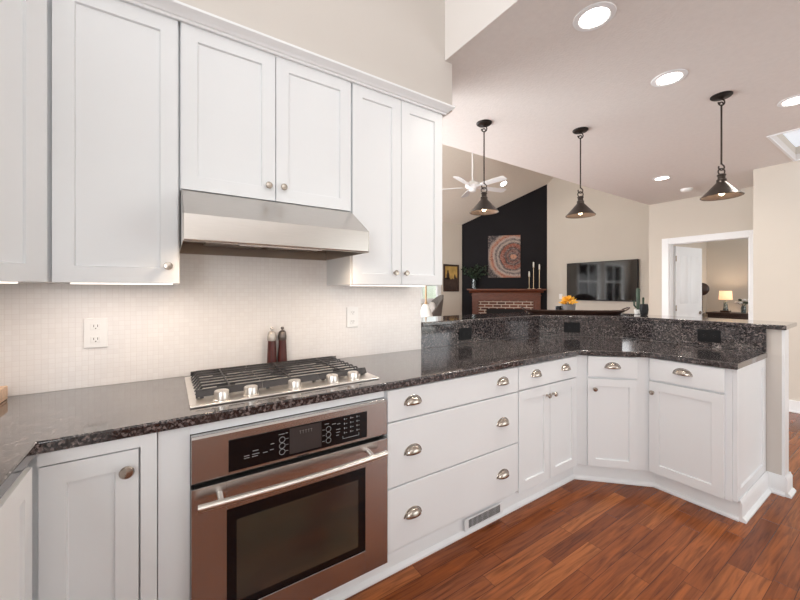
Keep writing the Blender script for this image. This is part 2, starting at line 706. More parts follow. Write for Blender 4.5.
# drywall box above the wall cabinets
struct('wall_soffit', MB().prism([(-.955, .008), (1.485, .008), (1.485, -.345), (-.34, -.345), (-.62, -.625), (-.62, -4.5), (-.955, -4.5)], 2.462, 4.0), wallk)
# drop header where the tall kitchen ceiling meets the flat ceiling
struct('wall_header', MB().box(1.425, 1.4295, -4.5, -.3455, ZC, 4.0), mat('header_pale_paint', (.85, .825, .80), .85, bump=.04, bscale=220, var=.01, vscale=2))
struct('wall_rear', MB().box(-1.06, 2.2, -4.6, -4.5, 0, 4.0).box(2.2, 5.87, -4.6, -4.5, 2.2, 4.0), wallk)
struct('ceiling_tall', MB().box(-.955, 1.425, -4.5, .008, 4.0, 4.06), ceilm)
# flat ceiling with the skylight opening
c = MB()
c.box(1.43, 4.62, -4.5, -.3455, ZC, ZC + .06)
c.box(1.4855, 4.62, -.3455, .62, ZC, ZC + .06)
c.box(4.62, 6.82, -1.173, .62, ZC, ZC + .06)
c.box(4.62, 6.82, -4.5, -2.2, ZC, ZC + .06)
c.box(5.70, 6.82, -2.2, -1.173, ZC, ZC + .06)
struct('ceiling_flat', c, ceilm)
struct('wall_knee', MB().box(1.0, 6.82, .56, .62, ZC + .06, 3.12), wallp)
# vaulted living room ceiling: two slopes meeting at a ridge
RY, RZ, SL = 2.55, 4.37, .643
c = MB()
for (ya, za, yb, zb) in ((RY, RZ, 4.75, RZ - SL * (4.75 - RY)), (.56, RZ - SL * (RY - .56), RY, RZ)):
    c.prism_x([(ya, za), (yb, zb), (yb, zb + .06), (ya, za + .06)], -.1, 7.9)
struct('ceiling_vault', c, mat('vault_paint', (.74, .695, .625), .9, bump=.2, bscale=70, var=.02, vscale=30))
# half wall carrying the raised bar, with its white end post
SX = 3.37
hw = MB()
off = .125
b0, b1, b2 = (1.5, .02), (2.90, .02), (SX, -.52)


def offs(d):
    """bar plan line shifted d to the living-room side: straight, 45 degree, return"""
    k = math.tan(PI / 8) * d
    return [(1.5, .02 + d), (2.87 + k, .02 + d), (SX + d, -.48 + k), (SX + d, -1.46)]


def band(d0, d1, y_end=None, x_start=1.5):
    a, b_ = offs(d0), offs(d1)
    if y_end is not None:
        a[3] = (a[3][0], y_end)
        b_[3] = (b_[3][0], y_end)
    a[0] = (x_start, a[0][1])
    b_[0] = (x_start, b_[0][1])
    return a + b_[::-1]


struct('wall_half', MB().prism(band(0, .10, -1.453), 0, 1.082), wallk)
struct('trim_1', MB().box(SX - .003, SX + .104, -1.469, -1.4535, .0, 1.081), trimw, bevel=.002)
# living room and hall walls
XT = 7.75
struct('wall_television', MB().prism_x([(.62, 0), (4.75, 0), (4.75, RZ - SL * (4.75 - RY)), (RY, RZ), (.62, RZ - SL * (RY - .62))], XT, XT + .1), wallp)
w = MB()  # far living wall with three window openings
YL = 4.65
x = -.1
for (a, b_, z0, z1) in ((.55, 1.98, .75, 2.3), (2.32, 3.75, .75, 2.3), (4.55, 5.50, 1.10, 2.3)):
    w.box(x, a, YL, YL + .1, 0, 3.06)
    w.box(a, b_, YL, YL + .1, 0, z0)
    w.box(a, b_, YL, YL + .1, z1, 3.06)
    x = b_
w.box(x, XT, YL, YL + .1, 0, 3.06)
struct('wall_living', w, wallp)
struct('wall_end', MB().prism_x([(.12, 0), (4.65, 0), (4.65, 3.05), (RY, RZ), (.56, 3.1), (.12, 3.1)], -.1, 0.0), wallp)
for i, (a, b_, z0, z1) in enumerate(((.55, 1.98, .75, 2.3), (2.32, 3.75, .75, 2.3), (4.55, 5.50, 1.10, 2.3))):
    wn_ = MB()
    for (p, q, r_, s_) in ((a - .07, a + .04, z0 - .07, z1 + .07), (b_ - .04, b_ + .07, z0 - .07, z1 + .07)):
        wn_.box(p, q, YL - .015, YL + .06, r_, s_)
    for zz in (z0 - .07, z1 - .04):
        wn_.box(a + .04, b_ - .04, YL - .015, YL + .06, zz, zz + .11)
    zm = (z0 + z1) / 2 + .12
    wn_.box(a + .04, b_ - .04, YL + .02, YL + .055, zm - .025, zm + .025)
    xm = (a + b_) / 2
    wn_.box(xm - .012, xm + .012, YL + .025, YL + .05, z0 + .04, zm - .025)
    wn_.box(xm - .012, xm + .012, YL + .025, YL + .05, zm + .025, z1 - .04)
    o = struct('window_%d' % (i + 1), wn_, trimw)
    MB().box(a + .04, b_ - .04, YL + .070, YL + .074, z0 + .04, z1 - .04).build('pane', glassm, o)

# corner chimney wall painted black, set at 45 degrees
fx0, fy0 = XT, 3.22   # right end on the television wall


def fpt(s, d=0.0):
    """s metres from the right end along the black wall, d towards the room"""
    k = 1 / math.sqrt(2)
    return (fx0 - (s + d) * k, fy0 + (s - d) * k)


def vz(y):
    return RZ - SL * (y - RY)


LF = 2.09
bw = MB()
pA, pB = fpt(0.0), fpt(LF)
pA = (XT - .001, fy0 + .001)
pBack = (XT - .001, YL - .001)
pBl = (pB[0], YL - .001)
vs, tops = [], []
for (px_, py_) in (pA, pB, pBl, pBack):
    vs.append((px_, py_, 0))
for (px_, py_) in (pA, pB, pBl, pBack):
    vs.append((px_, py_, vz(py_) - .004))
bw.add(vs, [(0, 1, 2, 3), (7, 6, 5, 4), (0, 4, 5, 1), (1, 5, 6, 2), (2, 6, 7, 3), (3, 7, 4, 0)])
struct('wall_fireplace', bw, black_wall, smooth=False)

# hall wall with the bedroom door opening
XD = 6.70
hwall = MB()
hwall.box(XD, XD + .12, .335, .62, 0, ZC)
hwall.box(XD, XD + .12, -.829, -.60, 0, ZC)
hwall.box(XD, XD + .12, -.60, .335, 2.085, ZC)
struct('wall_hall', hwall, wallp)
struct('wall_return', MB().box(XD + .12, 9.5, .621, .66, 0, 3.1), wallp)
struct('wall_right', MB().box(5.871, 6.82, -.93, -.83, 0, ZC).box(5.75, 5.87, -4.5, -.83, 0, ZC), wallp)
struct('baseboard_right', MB().box(5.732, 5.75, -4.5, -.82, 0, .13).box(5.722, 5.732, -4.5, -.82, 0, .02), trimw, bevel=.003)
dc = MB()   # white casing
for x0_ in (XD - .022, XD + .12):
    dc.box(x0_, x0_ + .022, .335, .43, 0, 2.17)
    dc.box(x0_, x0_ + .022, -.69, -.60, 0, 2.17)
    dc.box(x0_, x0_ + .022, -.60, .335, 2.075, 2.17)
dc.box(XD, XD + .12, .32, .335, 0, 2.075).box(XD, XD + .12, -.60, -.585, 0, 2.075).box(XD, XD + .12, -.585, .32, 2.07, 2.085)
door = struct('door_1', dc, trimw, bevel=.003)
bare(door, 'white door casing with white panelled door standing open into the bedroom')
# open leaf, hinged on the far-left jamb and swung into the bedroom
hx, hy = XD + .150, .295
ang = math.atan2(.185 - hy, 7.58 - hx)
lf = MB()
LW, LH = .76, 2.05
cells = [(.11, .33, .25, .95), (.43, .65, .25, .95), (.11, .33, 1.12, 1.90), (.43, .65, 1.12, 1.90)]
lf.box(0, LW, 0, .035, .01, LH)
for (a, b_, z0, z1) in cells:
    lf.add([(a, -.001, z0), (b_, -.001, z0), (b_, -.001, z1), (a, -.001, z1), (a + .02, -.009, z0 + .02), (b_ - .02, -.009, z0 + .02),
            (b_ - .02, -.009, z1 - .02), (a + .02, -.009, z1 - .02)],
           [(0, 1, 5, 4), (1, 2, 6, 5), (2, 3, 7, 6), (3, 0, 4, 7), (4, 5, 6, 7)])
lfo = lf.build('door_leaf', trimw, door, loc=(hx, hy, 0), rotz=ang)
hg = MB()
for zz in (.25, 1.05, 1.85):
    hg.cyl((-.008, -.006, zz - .045), (-.008, -.006, zz + .045), .008, 10)
hg.build('hinges', nickel, lfo)
kn = MB()
kn.lathe([(1e-4, 0), (.03, .001), (.028, .008), (.012, .012), (.012, .03), (.026, .04), (.028, .055), (.018, .068), (1e-4, .07)], 16,
         Matrix.Translation((LW - .06, 0, .96)) @ Matrix.Rotation(R(90), 4, 'X'))
kn.build('door_knob', nickel, lfo)
# bedroom beyond
struct('wall_bedroom', MB().box(9.4, 9.5, -2.2, .62, 0, 2.75).box(6.821, 9.5, -2.3, -2.2, 0, 2.75), wallp)
struct('ceiling_bedroom', MB().box(6.821, 9.5, -2.3, .62, 2.752, 2.81), ceilm)

# skylight well above the hall
sk = MB()
for q in ((4.60, 4.62, -2.2, -1.173), (5.70, 5.72, -2.2, -1.173)):
    sk.box(*q, ZC + .061, 2.96)
sk.box(4.62, 5.70, -1.173, -1.153, ZC + .061, 2.96).box(4.62, 5.70, -2.22, -2.2, ZC + .061, 2.96)
sky_o = struct('window_4', sk, wallp)
bare(sky_o, 'white skylight well in the flat hall ceiling at the right edge')
fr_ = MB()
for q in ((4.60, 4.62, -2.22, -1.153), (5.70, 5.72, -2.22, -1.153)):
    fr_.box(*q, ZC - .010, ZC - .0005)
fr_.box(4.62, 5.70, -1.173, -1.153, ZC - .010, ZC - .0005).box(4.62, 5.70, -2.22, -2.2, ZC - .010, ZC - .0005)
fr_.build('frame', trimw, sky_o)
MB().box(4.62, 5.70, -2.2, -1.173, 2.90, 2.92).build('pane', skyl, sky_o)

# ================================================================== HARDWARE
def pull_mesh():
    a, bz, cy = .046, .036, .026
    vs, fs = [], []
    N, M_ = 16, 7
    for j in range(M_ + 1):
        ph = (PI / 2) * j / M_
        for i in range(N + 1):
            th = PI * i / N
            vs.append((a * math.cos(th), -cy * math.sin(th) ** .8 * math.sin(ph), bz * math.sin(th) * math.cos(ph)))
    for j in range(M_):
        for i in range(N):
            p = j * (N + 1) + i
            fs.append((p, p + 1, p + N + 2, p + N + 1))
    mb = MB().add(vs, fs)
    # flat mounting flange around the rim
    fl = []
    for i in range(N + 1):
        th = PI * i / N
        fl.append(((a + .004) * math.cos(th), -.0015, (bz + .004) * math.sin(th)))
    mb.tube(fl, .0022, 6)
    return mb


pm = pull_mesh().build('pull', nickel)
sol = pm.modifiers.new('shell', 'SOLIDIFY')
sol.thickness = .002
PULL = pm
KNOB = MB().lathe([(1e-4, 0), (.0085, 0), (.0065, .004), (.0055, .012), (.010, .016), (.0145, .020), (.0155, .024), (.013, .029), (1e-4, .031)], 18,
                  Matrix.Rotation(R(90), 4, 'X')).build('knob', nickel)
BKNOB = MB().lathe([(1e-4, 0), (.0085, 0), (.0065, .004), (.006, .012), (.012, .016), (.0185, .021), (.0195, .026), (.016, .031), (1e-4, .034)], 18,
                   Matrix.Rotation(R(90), 4, 'X')).build('knob', nickel)
used = set()


def hardware(src, parent, loc):
    o = src if src.name not in used else src.copy()
    if src.name in used:
        COL.objects.link(o)
    used.add(src.name)
    o.parent = parent
    o.location = loc
    return o


def door_part(root, x, z, w, h, knob=None, st=.057, src=None, y=-.001):
    d = MB().shaker(w, h, st=st, x=0, z=0).build('door', cab, root, smooth=False, loc=(x, y, z))
    if knob:
        hardware(src or KNOB, d, (knob[0] - x, -.02, knob[1] - z))
    return d


def drawer_part(root, x, z, w, h, pulls=(), y=-.001):
    d = MB().box(0, w, -.02, 0, 0, h).build('drawer', cab, root, bevel=.003, loc=(x, y, z))
    for (px_, pz_) in pulls:
        hardware(PULL, d, (px_ - x, -.0205, pz_ - z))
    return d


# ================================================================== BASE CABINETS (faces at y=-.614)
FY = -.614
ZT = .889
# --- left run (faces +X)
r0 = thing('base_cabinet', 'white base cabinet running toward the camera at the far left edge', 'cabinet', (-.327, -1.32, 0), R(90))
MB().box(-.9, .70, .001, .60, .115, ZT).box(-.9, .63, .06, .60, 0, .115).build('body', cab, r0)
door_part(r0, -.22, .125, .86, .745)
door_part(r0, -.88, .125, .645, .745)
# --- corner-side door cabinet
r1 = thing('base_cabinet', 'white base cabinet in the left corner, single door with one round knob', 'cabinet', (-.337, FY, 0))
r1b = MB().box(-.55, .305, .003, .60, .115, ZT).box(-.55, .305, .06, .60, 0, .115)
r1b.box(.0305, .305, -.022, .003, .851, ZT).box(.263, .305, -.022, .003, .115, .851).box(.0305, .263, -.022, .003, .115, .128)
r1b.build('body', cab, r1)
door_part(r1, .033, .132, .2245, .714, (.230, .789), src=BKNOB, y=.0)
# --- oven cabinet: frame around the oven
r2 = thing('oven_cabinet', 'white cabinet surround holding the steel oven under the cooktop', 'cabinet', (-.030, FY, 0))
oc = MB()
oc.box(0, .0905, -.004, .60, .115, ZT)                 # left stile and side
oc.box(.858, .8615, -.001, .60, .115, ZT)             # right side
oc.box(.0905, .858, -.004, .02, .852, ZT)              # rail above the oven
oc.box(.088, .858, .58, .60, .115, ZT)                # back
oc.box(.0905, .858, .03, .60, .09, .112)
oc.box(0, .8615, .06, .60, 0, .09)
oc.build('body', cab, r2, bevel=.0015)
# --- three-drawer stack
r3 = thing('drawer_cabinet', 'wide white cabinet of three drawers with two cup pulls each, right of oven', 'cabinet', (.834, FY, 0))
MB().box(0, .919, .001, .60, .115, ZT).box(0, .919, .06, .60, 0, .115).build('body', cab, r3)
for (z0, z1, pz) in ((.737, .882, .802), (.433, .730, .567), (.140, .426, .268)):
    drawer_part(r3, .002, z0, .914, z1 - z0, ((.142, pz), (.779, pz)))
# --- two-door cabinet
r4 = thing('base_cabinet', 'white two-door base cabinet with drawer above, between drawer stack and angled corner', 'cabinet', (1.755, FY, 0))
MB().box(0, .648, .001, .60, .115, ZT).box(0, .648, .06, .60, 0, .115).build('body', cab, r4)
drawer_part(r4, .004, .740, .622, .142, ((.168, .806), (.486, .806)))
door_part(r4, .004, .122, .307, .610, (.279, .668))
door_part(r4, .316, .122, .310, .610, (.345, .668))
# --- angled corner cabinet
k2 = math.sqrt(.5)
r5 = thing('base_cabinet', 'white angled corner base cabinet, one drawer over one narrow door', 'cabinet', (2.404, FY, 0), R(-45))
MT = Matrix.Translation((2.404, FY, 0)) @ Matrix.Rotation(R(-45), 4, 'Z')
MTi = MT.inverted()


def loc5(pts):
    return [tuple((MTi @ Vector((p[0], p[1], 0)))[:2]) for p in pts]


bm5 = MB().prism(loc5([(2.405, -.613), (2.733, -.9415), (SX - .03, -.9415), (SX - .03, -.56), (2.80, -.012), (2.405, -.012)]), .115, ZT)
bm5.prism(loc5([(2.405, -.553), (2.79, -.9415), (SX - .03, -.9415), (SX - .03, -.56), (2.80, -.012), (2.405, -.012)]), 0, .115)
bm5.build('body', cab, r5)
drawer_part(r5, .072, .742, .310, .142, ((.227, .806),))
door_part(r5, .072, .122, .310, .608, (.112, .660), st=.05)
# --- peninsula end cabinet (faces -X)
r6 = thing('base_cabinet', 'white end cabinet of the peninsula, drawer over door and panelled end', 'cabinet', (2.733, -.943, 0), R(-90))
MB().box(.0005, .417, .001, .632, .115, ZT).box(.0005, .417, .06, .632, 0, .115).build('body', cab, r6)
drawer_part(r6, .003, .742, .384, .142, ((.188, .808),))
door_part(r6, .003, .122, .384, .608, (.026, .660))
ep = MB().shaker(.620, .772, st=.06).build('end_panel', cab, r6, smooth=False, loc=(.4175, .012, .117), rotz=R(90))
# --- baseboard skirting in front of the toe kicks
sk = MB()


def skirt(p, q, mb, h=.105, t=.014):
    d = (Vector(q) - Vector(p))
    L = d.length
    M = Matrix.Translation((p[0], p[1], 0)) @ Matrix.Rotation(math.atan2(d.y, d.x), 4, 'Z')
    prof = [(0, 0), (-.030, 0), (-.030, .010), (-.022, .020), (-t, .024), (-t, h - .022), (-t + .005, h - .012), (-.004, h), (0, h)]
    n = len(prof)
    vs = [M @ Vector((0, a, b_)) for a, b_ in prof] + [M @ Vector((L, a, b_)) for a, b_ in prof]
    mb.add(vs, [tuple(range(n)), tuple(range(n, 2 * n))[::-1]] + [(i, (i + 1) % n, n + (i + 1) % n, n + i) for i in range(n)])


skirt((-.28, -.570), (2.425, -.570), sk)
skirt((2.42, -.567), (2.795, -.943), sk)
skirt((2.792, -.935), (2.792, -1.3815), sk)
skirt((2.772, -1.382), (SX - .002, -1.382), sk, h=.125)
skirt((SX - .001, -1.38), (SX - .001, -1.470), sk, h=.125)
skirt((SX - .02, -1.470), (SX + .12, -1.470), sk, h=.125)
struct('baseboard_cabinet', sk, trimw)

# floor-level air grille in the skirting
vt = thing('vent_grille', 'dark slotted air grille set in the white toe kick below the drawers', 'vent', (1.50, -.600, .03))
MB().box(-.155, .155, -.004, 0, .0, .062).build('cover', trimw, vt, bevel=.002)
vg = MB()
for i in range(26):
    xx = -.125 + i * .0098
    vg.box(xx, xx + .0065, -.0045, -.0038, .010, .054)
vg.build('slots', darkslot, vt)

# ================================================================== COUNTERTOP
gtop = MB()
CE = 1.745   # X+y of the angled front edge
outer = [(-.954, -.001), (1.50, -.001), (2.87 - .01, -.001), (SX - .021, -.48 - .009), (SX - .021, -1.392), (2.700, -1.392), (2.700, CE - 2.700),
         (CE + .648, -.648), (-.304, -.648), (-.304, -3.2), (-.954, -3.2)]
gtop.prism(outer, .889, .925)
ct = gtop.build('countertop', granite, bevel=.006, segs=3)
tag(ct, 'dark speckled granite countertop on the white base cabinets, wrapping both corners', 'countertop')
# granite upstand between counter and bar
sp_ = MB().prism(band(-.02, -.0005, -1.385, 1.5005), .9255, 1.0825)
spo = sp_.build('granite_backsplash', granite)
tag(spo, 'dark granite upstand strip between the lower countertop and the raised bar', 'backsplash')
bt = MB()
A_, B_ = offs(-.034), offs(.37)
A_[3] = (A_[3][0], -1.480)
B_[3] = (B_[3][0], -1.468)
A_[0] = (1.501, A_[0][1])
B_[0] = (1.501, B_[0][1])
bt.prism(A_ + B_[::-1], 1.0835, 1.115)
bar = bt.build('bar_top', granite, bevel=.007, segs=3)
tag(bar, 'raised dark granite bar top with rounded edge along the peninsula', 'countertop')


def dup_outlet(name, label, loc, rotz, pl, dk, horizontal, group, w=.076, h=.122):
    o = thing(name, label, 'outlet', loc, rotz, group)
    if horizontal:
        w, h = h + .012, w + .016
    MB().box(-w / 2, w / 2, -.006, 0, -h / 2, h / 2).build('cover_plate', pl, o, bevel=.002)
    for s in (-1, 1):
        c = (s * .028, 0) if horizontal else (0, s * .028)
        f_ = MB()
        rw, rh = (.014, .017) if horizontal else (.017, .014)
        f_.box(c[0] - rw, c[0] + rw, -.0085, -.006, c[1] - rh, c[1] + rh)
        so = f_.build('socket', pl, o, bevel=.002)
        sl = MB()
        if horizontal:
            sl.box(c[0] - .005, c[0] + .004, -.0090, -.0084, c[1] - .0075, c[1] - .0055)
            sl.box(c[0] - .005, c[0] + .004, -.0090, -.0084, c[1] + .0055, c[1] + .0075)
            sl.box(c[0] + .008, c[0] + .012, -.0090, -.0084, c[1] - .002, c[1] + .002)
        else:
            sl.box(c[0] - .0075, c[0] - .0055, -.0090, -.0084, c[1] - .002, c[1] + .008)
            sl.box(c[0] + .0055, c[0] + .0075, -.0090, -.0084, c[1] - .002, c[1] + .008)
            sl.box(c[0] - .002, c[0] + .002, -.0090, -.0084, c[1] - .010, c[1] - .006)
        sl.build('slots', dk, so)
    return o


blacksheen = mat('black_socket_face', (.03, .03, .032), .3, spec=.3, var=.1)
dup_outlet('wall_outlet', 'white outlet on the tile left of the cooktop', (-.265, -.0005, 1.158), 0, whitepl, darkslot, False, None, .080, .128)
dup_outlet('wall_outlet', 'white outlet on the tile right of the cooktop, under the right cabinet', (.962, -.0005, 1.175), 0, whitepl, darkslot, False, None, .078, .126)
dup_outlet('wall_outlet', 'black horizontal outlet on the granite upstand nearest the tiled wall', (1.925, -.0005, 1.003), 0, blackpl, blacksheen, True, None)
dup_outlet('wall_outlet', 'black horizontal outlet on the angled granite upstand below the yellow flowers', (3.0565, -.1965, 1.005), R(-45), blackpl, blacksheen, True, None)
dup_outlet('wall_outlet', 'black horizontal outlet on the granite upstand nearest the bar end', (SX - .0205, -1.085, 1.005), R(-90), blackpl, blacksheen, True, None)

# ================================================================== WALL CABINETS
UY = -.330
ZB, ZU = 1.372, 2.425


def strip_lamp(root, x0, x1, y, z, power):
    MB().box(x0, x1, y - .012, y + .012, z - .005, z).build('light_strip', striplit, root)
    area_light('strip_lamp_light', ((x0 + x1) / 2, y, z - .014), (0, 0, 0), x1 - x0, .02, power, (1, .85, .74), root)


u0 = thing('wall_cabinet', 'white angled corner wall cabinet at the top left edge', 'cabinet', (-.338, UY, ZB), R(45))
M0 = (Matrix.Translation((-.338, UY, 0)) @ Matrix.Rotation(R(45), 4, 'Z')).inverted()


def loc0(pts):
    return [tuple((M0 @ Vector((p[0], p[1], 0)))[:2]) for p in pts]


MB().prism(loc0([(-.339, -.331), (-.339, -.001), (-.953, -.001), (-.953, -.60), (-.61, -.60)]), 0, ZU - ZB + .03).build('body', cab, u0)
door_part(u0, -.375, .0, .346, ZU - ZB - .008, y=-.002)
u1 = thing('wall_cabinet', 'tall single-door white wall cabinet left of the hood', 'cabinet', (-.336, UY, ZB))
MB().box(.0005, .372, .0, .329, .0, ZU - ZB + .03).build('body', cab, u1)
door_part(u1, .002, .0, .364, ZU - ZB - .008, (.334, .066))
strip_lamp(u1, .03, .35, .10, 0, .7)
strip_lamp(u0, -.36, -.04, .10, 0, .8)
u2 = thing('wall_cabinet', 'short white two-door wall cabinet above the steel range hood', 'cabinet', (.0375, UY, 1.748))
MB().box(0, .754, .0, .329, .0, ZU - 1.748 + .03).build('body', cab, u2)
door_part(u2, .004, .004, .366, ZU - 1.756 - .004, (.338, .066))
door_part(u2, .374, .004, .374, ZU - 1.756 - .004, (.404, .068))
u3 = thing('wall_cabinet', 'two-door white wall cabinet right of the hood, at the wall end', 'cabinet', (.793, UY, ZB))
MB().box(0, .612, .0, .329, .0, ZU - ZB + .03).build('body', cab, u3)
door_part(u3, .004, .003, .299, ZU - ZB - .011, (.260, .068))
door_part(u3, .307, .003, .299, ZU - ZB - .011, (.330, .068))
strip_lamp(u3, .05, .56, .10, 0, .6)
cr = MB()
prof = [(0, 0), (-.012, 0), (-.016, .008), (-.022, .010), (-.030, .022), (-.044, .030), (-.050, .036), (-.050, .046), (0, .046)]


def crown_run(mb, pts):
    """sweep the crown profile along plan points, outward to the right-hand side of travel"""
    n = len(prof)
    P_ = [Vector(p) for p in pts]
    vs = []
    for i, p in enumerate(P_):
        d0 = (P_[i] - P_[i - 1]).normalized() if i > 0 else (P_[1] - P_[0]).normalized()
        d1 = (P_[i + 1] - P_[i]).normalized() if i < len(P_) - 1 else d0
        n0 = Vector((d0.y, -d0.x))
        n1 = Vector((d1.y, -d1.x))
        b_ = (n0 + n1)
        b_ = b_ / max(1e-6, b_.length_squared) * 2 * 1.0
        b_ = b_ / 1.0
        for (a, z_) in prof:
            q = p + b_ * (-a)
            vs.append((q.x, q.y, 2.4165 + z_))
    fs = []
    for i in range(len(P_) - 1):
        for k in range(n):
            fs.append((i * n + k, i * n + (k + 1) % n, (i + 1) * n + (k + 1) % n, (i + 1) * n + k))
    fs.append(tuple(range(n))[::-1])
    fs.append(tuple(range((len(P_) - 1) * n, len(P_) * n)))
    mb.add(vs, fs)


crown_run(cr, [(-.63, -.625), (-.345, -.3525), (1.4065, -.3525), (1.4065, -.002)])
cro = cr.build('crown_molding', trimw)
tag(cro, 'stepped white crown molding along the top of the wall cabinets', 'molding')

# ================================================================== RANGE HOOD
hd = thing('range_hood', 'stainless steel under-cabinet range hood above the gas cooktop', 'range hood', (.0405, 0, 1.521))
h_ = MB()
W_ = .748
h_.prism_x([(-.33, .226), (-.352, .226), (-.546, .098), (-.546, .005), (-.541, 0), (-.521, 0), (-.521, .02), (-.521, .090), (-.335, .213), (-.33, .213)], .0035, W_ - .0035)
for (xa_, xb_) in ((0, .003), (W_ - .003, W_)):
    h_.prism_x([(-.33, .226), (-.352, .226), (-.546, .098), (-.546, 0), (-.004, 0), (-.004, .226)], xa_, xb_)
h_.box(.0035, W_ - .0035, -.329, -.0165, .214, .226)
h_.build('canopy', mat('hood_brushed_steel', (.60, .57, .54), .30, 1.0, bump=.02, bscale=40, stretch=(3, 3, 220), var=.05, vscale=6), hd, bevel=.0025)
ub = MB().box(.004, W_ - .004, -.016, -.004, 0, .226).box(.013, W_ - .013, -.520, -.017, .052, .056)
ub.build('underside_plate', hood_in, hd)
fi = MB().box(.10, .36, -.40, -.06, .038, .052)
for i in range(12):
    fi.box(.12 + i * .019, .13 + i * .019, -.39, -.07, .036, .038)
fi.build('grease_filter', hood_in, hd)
fi2 = MB().box(.39, .65, -.40, -.06, .038, .052)
for i in range(12):
    fi2.box(.41 + i * .019, .42 + i * .019, -.39, -.07, .036, .038)
fi2.build('grease_filter', hood_in, hd)
lb = MB().prism_x([(-.505, .052), (-.505, .016), (-.45, .004), (-.42, .052)], .20, .55)
lb.build('control_bar', steel, hd, bevel=.002)
for xx in (.25, .48):
    MB().box(xx, xx + .024, -.5085, -.505, .020, .034).build('rocker_switch', blackpl, hd)
for xx in (.12, .62):
    MB().cyl((xx, -.455, .046), (xx, -.455, .052), .030, 20).build('lamp', hoodbulb, hd)
    spot_light('hood_lamp_light', (xx, -.44, .028), 3.0, (1, .76, .55), 150, .025, hd)

# ================================================================== COOKTOP
ck = thing('gas_cooktop', 'five-burner stainless gas cooktop set into the granite counter', 'cooktop', (.062, -.572, .925))
CW, CD = .768, .508
MB().box(0, CW, 0, CD, 0, .009).build('steel_plate', steel_lt, ck, bevel=.004)
for (kx) in (.104, .207, .378, .545, .647):
    kb = MB().lathe([(.030, 0), (.030, .003), (.026, .005), (.0255, .031), (.0235, .034), (1e-4, .034)], 28)
    kb.box(-.003, .003, -.023, .005, .034, .0365)
    ko = kb.build('control_knob', steel_lt, ck, loc=(kx, .036, .009))
for (bx, by, br) in ((.135, .165, .040), (.135, .375, .034), (.384, .275, .055), (.633, .165, .034), (.633, .375, .044)):
    bb = MB().lathe([(br + .012, 0), (br + .012, .004), (br, .008), (br, .016), (br * .3, .016)], 24)
    bo = bb.build('burner', steel_lt, ck, loc=(bx, by, .009))
    MB().lathe([(br * .86, .016), (br * .86, .021), (br * .7, .024), (1e-4, .024)], 24).build('burner_cap', castiron, bo)
gx = [.022, .263, .505, .746]
for g in range(3):
    x0, x1 = gx[g] + .001, gx[g + 1] - .001
    gm = MB()
    y0, y1 = .086, .484
    zt, zb = .040, .0095
    # sloped front and rear rails
    for (ya, yb) in ((y0, y0 + .016), (y1, y1 - .016)):
        e_ = .005 if ya < yb else -.005
        gm.prism_x([(ya, zb + .006), (ya + e_, zb + .006), (yb + e_, zt - .001), (yb, zt - .001)], x0, x1)
    # bars side to side; on the outer grates their ends bend down to the plate
    xa, xb = x0, x1
    n = 8
    for i in range(n):
        yy = y0 + .016 + (y1 - y0 - .032) * i / (n - 1)
        pts = []
        if g == 0:
            pts += [(x0, zb), (x0 + .006, zb), (x0 + .028, zt - .007)]
            top0 = [(x0 + .022, zt)]
        else:
            pts += [(x0, zt - .007)]
            top0 = [(x0, zt)]
        if g == 2:
            pts += [(x1 - .028, zt - .007), (x1 - .006, zb), (x1, zb), (x1 - .022, zt)]
        else:
            pts += [(x1, zt - .007), (x1, zt)]
        pts += top0
        m_n = len(pts)
        vs = [(p[0], yy - .003, p[1]) for p in pts] + [(p[0], yy + .003, p[1]) for p in pts]
        gm.add(vs, [tuple(range(m_n)), tuple(range(m_n, 2 * m_n))[::-1]] + [(q, (q + 1) % m_n, m_n + (q + 1) % m_n, m_n + q) for q in range(m_n)])
    xm = (x0 + x1) / 2
    gm.box(xm - .003, xm + .003, y0 + .016, y1 - .016, zt - .009, zt - .001)
    # feet
    for (fx, fy_) in ((x0 + .02, y0 + .012), (x1 - .02, y0 + .012), (x0 + .02, y1 - .012), (x1 - .02, y1 - .012)):
        gm.box(fx - .006, fx + .006, fy_ - .006, fy_ + .006, zb, zb + .012)
    gm.build('grate', castiron, ck)

# ================================================================== WALL OVEN
ov = thing('wall_oven', 'stainless built-in oven with black glass window below the cooktop', 'oven', (.062, -.618, .115))
OW = .763
MB().box(.012, OW - .02, .006, .55, 0, .728).build('body', darkslot, ov)
cp = MB()
cp.prism_x([(-.0005, .573), (-.022, .573), (-.030, .581), (-.030, .727), (-.024, .7355), (-.0005, .7355)], 0, OW)
cpo = cp.build('control_panel', steel, ov, bevel=.002)
MB().box(.113, .660, -.0325, -.0295, .590, .702).build('control_glass', blackgl, cpo, bevel=.0015)
dsp = mat('display_grey_glass', (.045, .040, .040), .15, var=.1)
MB().box(.325, .452, -.0333, -.0324, .600, .698).build('display', dsp, cpo)
litk = mat('white_print', (.30, .31, .32), .5, var=.05)
litd = mat('dim_print', (.17, .165, .16), .5, var=.05)
mk = MB()


def dash(x0, z0, w_, h_=.0020):
    mk.box(x0, x0 + w_, -.0333, -.0326, z0, z0 + h_)


